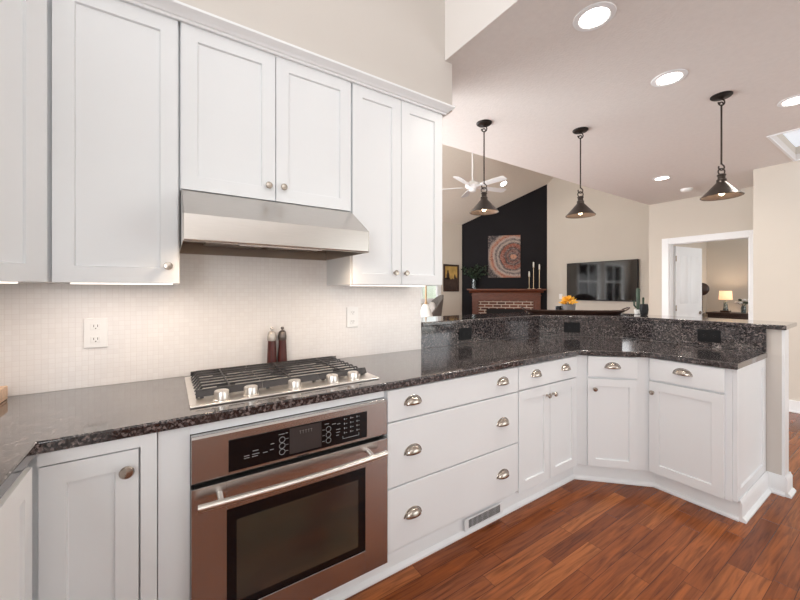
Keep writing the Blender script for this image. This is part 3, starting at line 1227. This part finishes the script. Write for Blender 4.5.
for (a, b_, c_) in ((.163, .625, .018), (.163, .633, .018), (.190, .633, .025), (.190, .625, .020), (.228, .630, .016), (.252, .634, .014),
                    (.255, .655, .013), (.192, .645, .020), (.284, .683, .022), (.310, .684, .008), (.466, .684, .018),
                    (.498, .678, .016), (.520, .674, .014), (.516, .652, .018), (.516, .640, .016), (.516, .628, .012)):
    dash(a, b_, c_)
for cx_ in (.551, .580, .609):
    for rz in (.686, .667, .648, .629):
        dash(cx_, rz, .0035, .0065)
        dash(cx_ + .007, rz + .002, .007, .0013)
dash(.545, .608, .075, .0015)
for xx in (.545, .619):
    dash(xx, .608, .0012, .012)
for xx in (.310, .456):
    for zz in (.617, .640, .663):
        dash(xx, zz, .010, .0012)
mk.build('button_marks', litk, cpo)
for xx in (.297, .482):
    for zz in (.617, .640, .663):
        pts = [(xx + .0105 * math.cos(2 * PI * k / 20), -.0332, zz + .0105 * math.sin(2 * PI * k / 20)) for k in range(20)]
        MB().tube(pts, .0009, 5, closed=True).build('button_ring', litk, cpo)
dg = MB()
for xx in (.363, .374, .385, .396, .407):
    dg.box(xx, xx + .007, -.0336, -.0331, .680, .682)
    dg.box(xx + .003, xx + .0045, -.0336, -.0331, .670, .682)
dg.build('display_digits', litd, cpo)
mk2 = MB().box(.355, .400, -.0305, -.0299, .5805, .5845)
mk2.build('badge', dsp, cpo)
dr = MB()
# steel door as frame round the window
wx0, wx1, wz0, wz1 = .107, .651, .098, .462
for q in ((0, wx0, .0, .562), (wx1, OW, .0, .562), (wx0, wx1, 0, wz0), (wx0, wx1, wz1, .562)):
    dr.box(q[0], q[1], -.034, .004, q[2], q[3])
dro = dr.build('door', steel, ov, bevel=.001)
MB().box(wx0, wx1, -.0325, .002, wz0, wz1).build('window_border', blackgl, dro)
MB().box(wx0 + .032, wx1 - .035, -.0333, -.0324, wz0 + .030, wz1 - .045).build('window_glass', ovenglass, dro)
ha = MB()
hp = []
for i in range(15):
    tt = i / 14
    hp.append((.017 + .714 * tt, -.080 - .014 * math.sin(PI * tt), .520))
ha.tube(hp, .0115, 14)
hao = ha.build('handle', steel_lt, dro)
for xx in (.085, .665):
    MB().cyl((xx, -.034, .528), (xx, -.082, .520), .009, 14).build('handle_post', steel_lt, hao)

# ================================================================== COUNTER ITEMS
def mill(name, label, x, y, topmat):
    t = thing(name, label, 'pepper mill', (x, y, .9255))
    MB().lathe([(.027, 0), (.027, .004), (.0255, .02), (.0205, .135), (.0205, .145)], 24).build('body', wood_mill, t)
    MB().lathe([(.0205, .145), (.0225, .148), (.0225, .165), (.019, .188), (.012, .196), (.006, .198), (.005, .203), (.008, .206), (.0085, .212),
                (.006, .217), (1e-4, .218)], 24).build('head', topmat, t)
    return t


smoke = mat('frosted_acrylic_top', (.55, .52, .48), .25, .3, var=.05)
pewt = mat('dark_pewter_top', (.16, .14, .13), .3, .7, var=.1)
mill('salt_mill', 'mahogany mill with pale silver head, left of the pair behind the cooktop', .466, -.037, smoke)
mill('pepper_mill', 'mahogany mill with dark pewter head, right of the pair behind the cooktop', .522, -.037, pewt)

tr = thing('wooden_box', 'pale wooden tray box on the counter at the far left edge', 'tray', (-.648, -.13, .9255))
wb = MB()
wb.box(-.13, .13, -.085, .085, 0, .010)
for q in ((-.13, .13, -.085, -.073), (-.13, .13, .073, .085)):
    wb.box(*q, .010, .052)
for q in ((-.13, -.118), (.118, .13)):
    wb.box(q[0], q[1], -.073, .073, .010, .052)
wb.build('tray', wood_light, tr, bevel=.004)

# ================================================================== BAR ITEMS
BZ = 1.1155
# long boat-shaped tray on the angled bar
trx, try_ = 3.215, -.115
bo_ = thing('dough_bowl_tray', 'long low dark wooden tray with a curled handle on the bar', 'tray', (trx, try_, BZ), R(-45))
tm = MB()
NU, L2, W2 = 28, .47, .085
prof_out, vs, fs = [], [], []
for i in range(NU + 1):
    u = -1 + 2 * i / NU
    xx = u * L2
    wf = (1 - abs(u) ** 4) ** .5 if abs(u) < 1 else 0
    wf = max(wf, .12)
    lift = .012 * abs(u) ** 6
    shr = 1 - .18 * (1 if abs(u) > .93 else 0)
    xb = xx * .84
    row = [(xb, -W2 * wf * .62, lift * .2), (xx, -W2 * wf, .034 + lift), (xx, -W2 * wf + .010, .034 + lift), (xb, -W2 * wf * .55, .010 + lift * .2),
           (xb, W2 * wf * .55, .010 + lift * .2), (xx, W2 * wf - .010, .034 + lift), (xx, W2 * wf, .034 + lift), (xb, W2 * wf * .62, lift * .2)]
    vs += row
n = 8
for i in range(NU):
    for k in range(n):
        fs.append((i * n + k, i * n + (k + 1) % n, (i + 1) * n + (k + 1) % n, (i + 1) * n + k))
fs.append(tuple(range(n)))
fs.append(tuple(range(NU * n, NU * n + n))[::-1])
tm.add(vs, fs)
tm.build('bowl', wood_dark, bo_)
for s in (-1, 1):
    hh = MB()
    pts = []
    for k in range(13):
        a = PI * k / 12
        pts.append((s * (L2 - .035 + .045 * math.sin(a) * 1.0), -.045 * math.cos(a), .042 + .026 * math.sin(a)))
    hh.tube(pts, .006, 8)
    hh.build('handle', brown_leather, bo_)

fp = thing('flower_pot', 'yellow silk flowers in a squat grey concrete pot on the bar', 'plant', (3.325, -.002, BZ))
fp.scale = (1.08, 1.08, 1.16)
MB().lathe([(.050, 0), (.054, .004), (.060, .075), (.054, .075), (.050, .062), (1e-4, .062)], 24).build('pot', concrete, fp)
fl = MB()
rnd = random.Random(4)
for k in range(120):
    a, el = rnd.uniform(0, 2 * PI), rnd.uniform(.05, PI / 2)
    d = Vector((math.cos(a) * math.cos(el), math.sin(a) * math.cos(el), math.sin(el) * .8))
    c0 = Vector((0, 0, .078)) + d * rnd.uniform(.02, .05)
    w_ = d.orthogonal().normalized() * .010
    tip = c0 + d * rnd.uniform(.034, .056)
    up_ = d.cross(w_).normalized() * .004
    mid = c0.lerp(tip, .55)
    fl.add([c0, mid + w_ + up_, tip, mid - w_ + up_, mid - up_ * 1.2], [(0, 1, 4), (1, 2, 4), (2, 3, 4), (3, 0, 4), (0, 3, 2, 1)])
fl.build('flower_heads', petal, fp)
lv = MB()
for k in range(10):
    a = 2 * PI * k / 10
    d = Vector((math.cos(a), math.sin(a), .25)).normalized()
    c0 = Vector((0, 0, .072)) + d * .02
    s_ = Vector((-math.sin(a), math.cos(a), 0)) * .010
    lv.add([c0, c0 + d * .025 + s_, c0 + d * .05, c0 + d * .025 - s_, c0 + d * .025 - Vector((0, 0, .004))], [(0, 1, 2, 3), (0, 4, 1), (1, 4, 2), (2, 4, 3), (3, 4, 0)])
lv.build('leaves', leafg, fp)
jar = MB().lathe([(.026, 0), (.030, .004), (.030, .050), (.026, .056), (.026, .062), (.030, .063), (.030, .070), (1e-4, .071)], 20)
jo = jar.build('candle_jar', blackgl, loc=(3.262, .067, BZ))
tag(jo, 'small dark candle jar just left of the grey flower pot', 'jar')

cc = thing('cactus_plant', 'slim green cactus in a small white pot near the dark vase on the bar', 'plant', (3.700, -.468, BZ))
MB().lathe([(.026, 0), (.030, .004), (.033, .045), (.029, .045), (.027, .038), (1e-4, .038)], 20).build('pot', ceramic, cc)
cs = MB()


def cact(path, r_):
    pts = [Vector(p) for p in path]
    cs.tube(pts, [r_ * .85] + [r_] * (len(pts) - 2) + [r_ * .45], 10)


cact([(0, 0, .036), (0, 0, .09), (.001, 0, .15), (0, 0, .215), (0, 0, .240), (0, 0, .248)], .0155)
cact([(.0, .0, .07), (.018, -.018, .078), (.030, -.030, .095), (.031, -.031, .14), (.031, -.031, .155), (.031, -.031, .16)], .009)
cact([(0, 0, .06), (-.014, .014, .066), (-.023, .023, .085), (-.024, .024, .115), (-.024, .024, .124), (-.024, .024, .128)], .008)
cs.build('stems', cactusg, cc)
vb = MB().lathe([(.022, 0), (.030, .003), (.037, .05), (.033, .095), (.028, .1), (.026, .098), (.030, .05), (1e-4, .045)], 8)
vo = vb.build('dark_vase', blackpl, loc=(3.645, -.540, BZ))
tag(vo, 'small faceted black vase right of the cactus on the bar', 'vase')

# ================================================================== PENDANTS
def pendant(x, y, label):
    t = thing('pendant_light', label, 'pendant light', (x, y, ZC), R(-33), 'pendants over the bar')
    MB().lathe([(1e-4, 0), (.064, 0), (.064, -.006), (.056, -.014), (.018, -.020), (.010, -.026), (1e-4, -.026)], 28).build('canopy', mat('blackened_bronze', (.012, .010, .009), .5, .3, var=.2, vscale=25), t)
    h1 = MB()
    hook = [(0, 0, -.022)] + [(.024 * math.sin(a), 0, -.050 + .024 * math.cos(a)) for a in [k * PI / 8 for k in range(0, 13)]]
    h1.tube(hook, .0046, 8)
    rod = [(-.012, 0, -.050)] + [(.013 * math.cos(a), 0, -.062 + .013 * math.sin(a)) for a in [PI - k * PI / 8 for k in range(0, 11)]]
    h1.tube(rod, .0046, 8)
    h1.build('hook', bronze, t)
    r_ = MB()
    r_.cyl((0, 0, -.070), (0, 0, -.515), .0056, 10)
    r_.tube([(.004, 0, -.068), (0, 0, -.075), (0, 0, -.085)], .0046, 8)
    r_.build('rod', bronze, t)
    h2 = MB()
    pts = [(0, 0, -.51)] + [(.021 * math.sin(a), 0, -.538 + .021 * math.cos(a)) for a in [k * PI / 8 for k in range(1, 14)]]
    h2.tube(pts, .0048, 8)
    pts = [(.024 * math.cos(a), .0, -.570 + .024 * math.sin(a)) for a in [2 * PI * k / 16 for k in range(16)]]
    h2.tube(pts, .0046, 8, closed=True)
    h2.build('chain_link', bronze, t)
    sh = MB()
    zb_, zt_ = -.752, -.656
    prof = [(.020, -.588), (.026, -.594), (.026, -.600), (.022, -.604), (.022, -.626), (.029, -.630), (.029, -.648), (.034, zt_), (.117, zb_), (.122, zb_ - .004),
            (.120, zb_ - .007), (.116, zb_ - .004)]
    sh.lathe([(1e-4, -.586)] + prof, 36)
    # strip the base cap: build inner lining separately
    sh.f = [f for f in sh.f if len(f) == 4]
    sh.build('shade', bronze, t)
    MB_in = MB().lathe([(.116, zb_ - .004), (.031, zt_ - .004), (1e-4, zt_ - .004)], 36)
    MB_in.f = [f for f in MB_in.f if len(f) == 4]
    MB_in.build('shade_lining', bronze_in, t)
    MB().cyl((0, 0, zt_ - .004), (0, 0, zt_ - .035), .016, 16).build('socket', bronze, t)
    MB().sphere((0, 0, zt_ - .066), .021, 16, 10, (1, 1, 1.3)).build('bulb', lampbulb, t)
    point_light('pendant_bulb_light', (0, 0, zt_ - .105), 1.2, (1, .82, .62), .03, t)
    return t


pendant(2.234, .093, 'dark bronze cone pendant light nearest the wall cabinets, leftmost of three over the bar')
pendant(3.045, -.283, 'dark bronze cone pendant light over the angled middle of the bar')
pendant(3.363, -1.153, 'dark bronze cone pendant light over the right end of the bar').scale.z = .972

# ================================================================== CEILING FITTINGS
def can_light(x, y, z, label, tilt=0, power=26):
    t = thing('recessed_light', label, 'ceiling light', (x, y, z), 0, 'recessed ceiling lights')
    t.rotation_euler = (tilt, 0, 0)
    ri = MB().lathe([(.068, -.004), (.074, -.008), (.098, -.004), (.100, -.0005), (.068, -.0005)], 32)
    ri.f = [f for f in ri.f if len(f) == 4]
    ri.build('trim_ring', trimw, t)
    MB().lathe([(1e-4, -.003), (.069, -.003), (.069, -.001), (1e-4, -.001)], 32).build('diffuser', canlight, t)
    spot_light('recessed_lamp_light', (0, 0, -.012), power, (1, .92, .82), 160, .07, t)
    return t


can_light(1.843, -1.037, ZC, 'lit round recessed ceiling light nearest the kitchen header, largest of them')
can_light(2.792, -1.032, ZC, 'lit round recessed ceiling light between the header light and right pendant')
can_light(3.906, -1.438, ZC, 'lit round recessed ceiling light at the right edge above the skylight')
can_light(5.213, -.109, ZC, 'small lit recessed ceiling light in front of the bedroom door wall')
can_light(6.44, 3.45, vz(3.45), 'lit recessed light on the sloped living room ceiling beside the fan', -math.atan(SL), 20)
sd = thing('smoke_detector', 'white round smoke detector on the ceiling before the bedroom door', 'smoke detector', (6.06, -.094, ZC))
MB().lathe([(1e-4, 0), (.070, 0), (.070, -.012), (.058, -.032), (.030, -.038), (1e-4, -.038)], 24).build('housing', whitepl, sd)

fn = thing('ceiling_fan', 'white ceiling fan on a long downrod in the vaulted living room', 'ceiling fan', (4.60, 2.60, vz(2.60) - .001))
FZ = 3.22 - vz(2.60)
MB().lathe([(1e-4, 0), (.075, 0), (.065, -.05), (.02, -.06), (1e-4, -.06)], 20).build('ceiling_mount', trimw, fn)
MB().cyl((0, 0, -.05), (0, 0, FZ + .08), .014, 12).build('downrod', trimw, fn)
MB().lathe([(1e-4, FZ + .10), (.035, FZ + .10), (.05, FZ + .07), (.125, FZ + .055), (.135, FZ + .01), (.11, FZ - .03), (.07, FZ - .05), (.06, FZ - .09), (1e-4, FZ - .10)], 28).build('motor_housing', trimw, fn)
for k in range(5):
    a = 2 * PI * k / 5 + R(-13.3)
    bl = MB()
    M = Matrix.Rotation(a, 4, 'Z') @ Matrix.Translation((0, 0, FZ - .01)) @ Matrix.Rotation(R(-12), 4, 'X')
    pts = [(.20, -.045), (.24, -.06), (.66, -.072), (.70, -.05), (.70, .05), (.66, .072), (.24, .06), (.20, .045)]
    vs = [M @ Vector((p[0], p[1], -.004)) for p in pts] + [M @ Vector((p[0], p[1], .004)) for p in pts]
    n = len(pts)
    bl.add(vs, [tuple(range(n))[::-1], tuple(range(n, 2 * n))] + [(i, (i + 1) % n, n + (i + 1) % n, n + i) for i in range(n)])
    bo = bl.build('blade', trimw, fn)
    br_ = MB()
    pts = [(.11, -.02), (.26, -.035), (.26, .035), (.11, .02)]
    vs = [M @ Vector((p[0], p[1], -.009)) for p in pts] + [M @ Vector((p[0], p[1], -.0045)) for p in pts]
    br_.add(vs, [(3, 2, 1, 0), (4, 5, 6, 7), (0, 1, 5, 4), (1, 2, 6, 5), (2, 3, 7, 6), (3, 0, 4, 7)])
    br_.build('blade_bracket', trimw, bo)

# ================================================================== LIVING ROOM
# local frame on the black wall: origin at its left end, x to the right, -y into the room
FO = fpt(LF)
FA = R(-45)
mt = thing('fireplace_mantel', 'reddish wooden fireplace mantel with brick surround on the black wall', 'fireplace', (FO[0], FO[1], 0), FA)


def ss(s):
    return LF - s


m_ = MB()
m_.box(ss(1.93), ss(.06), -.26, -.002, 1.335, 1.372)
m_.prism_x([(-.002, 1.335), (-.23, 1.335), (-.22, 1.315), (-.17, 1.30), (-.16, 1.275), (-.002, 1.275)], ss(1.88), ss(.11))
m_.build('shelf', wood_mantel, mt, bevel=.006)
m2 = MB()
m2.box(ss(1.80), ss(.175), -.13, -.002, 1.075, 1.275)
m2.box(ss(1.815), ss(.16), -.15, -.002, 1.20, 1.222)
m2.build('frieze', wood_mantel, mt, bevel=.005)
for (a, b_) in ((1.80, 1.64), (.335, .175)):
    lg = MB().box(ss(a), ss(b_), -.13, -.002, 0, 1.075)
    lg.box(ss(a) + .035, ss(b_) - .035, -.142, -.13, .20, 1.04)
    lg.box(ss(a) - .012, ss(b_) + .012, -.15, -.002, 0, .16)
    lg.build('pilaster', wood_mantel, mt, bevel=.005)
bk = MB()
bk.box(ss(1.64), ss(1.45), -.085, -.002, 0, 1.075)
bk.box(ss(.525), ss(.335), -.085, -.002, 0, 1.075)
bk.box(ss(1.45), ss(.525), -.085, -.002, .875, 1.075)
bk.build('brick_surround', brickm, mt)
MB().box(ss(1.45), ss(.525), -.03, -.003, 0, .875).build('firebox', ironblk, mt)
art = MB().box(0, .775, -.035, -.003, 0, 1.05)
ao = art.build('wall_canvas', artm, loc=(fpt(1.404)[0], fpt(1.404)[1], 1.655), rotz=FA)
tag(ao, 'abstract canvas of rust and white rings hung on the black wall', 'painting')

MZ = 1.3725
for (s_, zt, lab) in ((.437, 1.80, 'shortest brass candlestick with white taper, left of three on mantel'),
                      (.337, 2.025, 'tallest brass candlestick with white taper, middle of three on mantel'),
                      (.203, 1.97, 'brass candlestick with white taper, rightmost of three on mantel')):
    p_ = fpt(s_, .13)
    t = thing('candlestick', lab, 'candlestick', (p_[0], p_[1], MZ), 0, 'candlesticks on the mantel')
    hgt = zt - MZ
    MB().lathe([(.045, 0), (.045, .006), (.012, .016), (.008, .03), (.008, hgt - .15), (.016, hgt - .14), (.018, hgt - .125), (1e-4, hgt - .125)], 16).build('holder', brass, t)
    MB().lathe([(.016, hgt - .125), (.018, hgt - .06), (.014, hgt - .01), (.005, hgt), (1e-4, hgt)], 14).build('candle', wax, t)
p_ = fpt(1.76, .19)
gv = thing('greenery_vase', 'leafy dark green stems in a clear glass vase on the mantel', 'plant', (p_[0], p_[1], MZ), R(-45))


def vase_glass():
    m, t, b = nodes_of('clear_vase_glass')
    b.inputs['Base Color'].default_value = (.30, .36, .37, 1)
    b.inputs['Transmission Weight'].default_value = .85
    b.inputs['Roughness'].default_value = .05
    n = t.nodes.new('ShaderNodeTexNoise')
    n.inputs['Scale'].default_value = 30
    bp = t.nodes.new('ShaderNodeBump')
    bp.inputs['Strength'].default_value = .03
    t.links.new(n.outputs['Fac'], bp.inputs['Height'])
    t.links.new(bp.outputs[0], b.inputs['Normal'])
    return m


vglass = vase_glass()
MB().lathe([(.045, 0), (.055, .01), (.06, .12), (.05, .22), (.055, .25), (.049, .25), (.045, .22), (.053, .12), (.045, .02), (1e-4, .018)], 20).build('vase', vglass, gv)
rnd = random.Random(11)
st = MB()
lf2 = MB()
for k in range(13):
    a = 2 * PI * k / 13 + rnd.uniform(-.2, .2)
    rr = rnd.uniform(.16, .44)
    hh = rnd.uniform(.34, .60)
    tip = Vector((max(-.28, rr * math.cos(a)), min(.07, rr * math.sin(a) * .55 - .02), hh))
    pts = [Vector((0, 0, .03)), Vector((0, 0, .22)), Vector((tip.x * .4, tip.y * .4, .22 + (hh - .22) * .6)), tip]
    st.tube(pts, .004, 6)
    for j in range(16):
        f_ = .25 + .75 * j / 15
        q = pts[1].lerp(pts[2], min(1, f_ * 1.6)) if f_ < .6 else pts[2].lerp(pts[3], (f_ - .6) / .4)
        d = Vector((rnd.uniform(-1, 1), rnd.uniform(-1, 1), rnd.uniform(-.4, .8))).normalized()
        L = rnd.uniform(.05, .085)
        s_ = d.orthogonal().normalized() * L * .33
        lf2.add([q, q + d * L * .5 + s_, q + d * L, q + d * L * .5 - s_, q + d * L * .5 + d.cross(s_) * .25], [(0, 1, 4), (1, 2, 4), (2, 3, 4), (3, 0, 4), (3, 2, 1, 0)])
st.build('stems', leafg, gv)
lf2.build('leaves', leafg, gv)

# small framed picture on the far living wall
pf = thing('picture_frame', 'small dark framed picture of dark figures against a golden sky', 'picture', (5.645, YL, 1.305))
PW, PH = .50, .675
fm = MB()
for q in ((0, .045, 0, PH), (PW - .045, PW, 0, PH), (.045, PW - .045, 0, .045), (.045, PW - .045, PH - .045, PH)):
    fm.box(q[0], q[1], -.030, -.002, q[2], q[3])
fm.build('frame', wood_dark, pf, bevel=.004)
gold = mat('golden_paint', (.50, .33, .10), .6, var=.25, vscale=6)
darkp = mat('dark_umber_paint', (.045, .028, .022), .6, var=.4, vscale=12)
pap = MB().box(.045, PW - .045, -.012, -.002, .045, PH - .045).build('painted_board', gold, pf)
fg = MB()
fg.prism([(.045, .045), (PW - .045, .045), (PW - .045, .33), (.40, .36), (.36, .30), (.30, .33), (.24, .30), (.19, .35), (.045, .34)], 0, .002)
fg.prism([(.10, .30), (.19, .30), (.195, .42), (.175, .47), (.165, .52), (.14, .54), (.12, .51), (.115, .46), (.095, .42)], 0, .002)
fg.prism([(.345, .30), (.40, .30), (.395, .39), (.38, .43), (.365, .43), (.35, .39)], 0, .002)
M = Matrix.Translation((0, -.012, 0)) @ Matrix.Rotation(R(90), 4, 'X')
fg.v = [tuple(M @ Vector(v)) for v in fg.v]
fg.build('painted_figures', darkp, pf)

# television
tv = thing('television', 'large black flat television mounted on the beige wall', 'television', (XT - .075, 1.93, 1.112), R(-90))
TW, TH = 1.475, .84
MB().box(-TW / 2, TW / 2, 0, .045, 0, TH).build('housing', blackpl, tv, bevel=.004)
MB().box(-TW / 2 + .010, TW / 2 - .010, -.0025, -.0003, .016, TH - .010).build('screen', screenm, tv)
MB().box(-.2, .2, .045, .0745, .25, .6).build('wall_mount', blackpl, tv)
wsw = thing('wall_outlet', 'white outlet plate on the beige wall left of the television', 'outlet', (XT, 2.86, 1.19), R(-90))
MB().box(-.04, .04, -.006, -.0005, -.06, .06).build('cover_plate', whitepl, wsw, bevel=.002)
MB().box(-.017, .017, -.009, -.006, -.033, .033).build('socket', whitepl, wsw, bevel=.002)

# wicker tub chair, side table and tall white vase seen past the wall end
ac = thing('armchair', 'grey wicker tub armchair with pale cushion by the living room window', 'armchair', (4.58, 3.95, 0), R(-112))
sh = MB()
NA = 22
vs, fs = [], []
for i in range(NA + 1):
    a = R(-25) + R(230) * i / NA
    back = math.sin(max(0, min(PI, a))) if 0 < a < PI else 0
    topz = .82 + .42 * (back ** .8)
    ct_, st_ = math.cos(a), math.sin(a)
    for (rr, zz) in ((.27, .30), (.375, topz), (.335, topz), (.235, .32)):
        vs.append((rr * ct_, rr * st_, zz))
for i in range(NA):
    for k in range(4):
        fs.append((i * 4 + k, i * 4 + (k + 1) % 4, (i + 1) * 4 + (k + 1) % 4, (i + 1) * 4 + k))
fs.append((3, 2, 1, 0))
fs.append(tuple(NA * 4 + k for k in range(4)))
sh.add(vs, fs)
sh.build('wicker_shell', wicker, ac)
MB().lathe([(1e-4, .30), (.255, .30), (.262, .40), (1e-4, .40)], 24).build('seat_base', wicker, ac)
MB().lathe([(1e-4, .405), (.23, .405), (.245, .44), (.225, .48), (1e-4, .495)], 24).build('seat_cushion', cushm, ac)
bc = MB().sphere((0, .13, .93), .2, 16, 10, (1.05, .42, .8))
bc.build('back_cushion', cushm, ac)
for (xx, yy) in ((.17, .17), (-.17, .17), (.17, -.15), (-.17, -.15)):
    MB().cyl((xx, yy, 0), (xx * .95, yy * .95, .30), .016, 10).build('leg', wood_dark, ac)
tb = thing('side_table', 'small brown wooden side table under the white vase', 'table', (4.0, 3.2, 0))
MB().lathe([(1e-4, .725), (.24, .725), (.25, .735), (.25, .75), (1e-4, .752)], 28).build('tabletop', wood_tan, tb)
for k in range(3):
    a = 2 * PI * k / 3
    MB().cyl((.19 * math.cos(a), .19 * math.sin(a), 0), (.12 * math.cos(a), .12 * math.sin(a), .726), .014, 10).build('leg', wood_tan, tb)
wv = thing('cone_vase', 'tall white cone-shaped ceramic piece with a slim tan wooden neck', 'vase', (4.0, 3.2, .7525))
MB().lathe([(1e-4, 0), (.150, 0), (.155, .01), (.075, .28), (.050, .325), (1e-4, .33)], 28).build('body', ceramic, wv)
MB().lathe([(.024, .328), (.030, .35), (.018, .40), (.014, .72), (1e-4, .72)], 16).build('neck', wood_tan, wv)

# ================================================================== BEDROOM SEEN THROUGH THE DOOR
ds = thing('dresser', 'dark brown low dresser against the bedroom wall under the lamp', 'dresser', (9.17, .02, 0))
MB().box(-.22, .22, -1.0, .46, .08, .87).build('body', brown_leather, ds)
MB().box(-.24, .225, -1.02, .48, .87, .905).build('top', brown_leather, ds, bevel=.004)
for k in range(2):
    for j in range(2):
        d_ = MB().box(-.234, -.2205, -.97 + .72 * k, -.28 + .72 * k, .12 + .37 * j, .46 + .37 * j).build('drawer', brown_leather, ds, bevel=.004)
        MB().sphere((-.243, -.625 + .72 * k, .29 + .37 * j), .016, 10, 8).build('knob', nickel, d_)
for yy in (-.95, .41):
    for xx in (-.19, .19):
        MB().box(xx - .025, xx + .025, yy - .025, yy + .025, 0, .08).build('leg', brown_leather, ds)
area_light('bedroom_fill', (8.0, -2.15, 1.6), (R(90), 0, 0), 1.8, 1.4, 25, (.98, .99, 1))  # added light for the door leaf and bedroom; the wall has no window
tl = thing('table_lamp', 'lit table lamp with cream drum shade on the bedroom dresser', 'lamp', (9.05, .235, .9055))
MB().box(-.05, .05, -.07, .07, 0, .04).build('base', brown_leather, tl, bevel=.004)
MB().lathe([(.045, .04), (.036, .08), (.028, .2), (.01, .235), (1e-4, .24)], 16).build('stem', vglass, tl)
ls = MB().lathe([(.100, .25), (.092, .42)], 28)
ls.f = [f for f in ls.f if len(f) == 4]
lo = ls.build('lamp_shade', shade_lit, tl)
s2 = lo.modifiers.new('shell', 'SOLIDIFY')
s2.thickness = .003
point_light('bedside_bulb_light', (0, 0, .36), 4, (1, .82, .64), .05, tl)
fv = thing('flower_vase', 'small white flowers in a glass vase right of the bedroom lamp', 'plant', (9.05, -.02, .9055))
MB().lathe([(.028, 0), (.034, .01), (.038, .09), (.030, .13), (.026, .13), (.033, .09), (.03, .02), (1e-4, .018)], 16).build('vase', vglass, fv)
sm, fm2, lm2 = MB(), MB(), MB()
for k in range(9):
    a = 2 * PI * k / 9
    rr = .05 + .05 * (k % 3) / 2
    tip = Vector((rr * math.cos(a), rr * math.sin(a), .20 + .05 * (k % 2)))
    sm.tube([(0, 0, .02), (0, 0, .12), tip], .003, 5)
    (fm2 if k % 3 else lm2).sphere(tip, .030, 8, 6, (1, 1, .75))
sm.build('stems', leafg, fv)
fm2.build('blossoms', ceramic, fv)
lm2.build('leaves', leafg, fv)
bp_ = thing('bed_post', 'dark brown post with a big round finial beside the bedroom dresser', 'post', (8.62, .485, 0))
MB().lathe([(.035, 0), (.035, .06), (.022, .08), (.022, 1.24), (.03, 1.25), (1e-4, 1.25)], 16).build('post', brown_leather, bp_)
MB().sphere((0, 0, 1.36), .125, 20, 12, (.5, 1, 1)).build('finial', brown_leather, bp_)
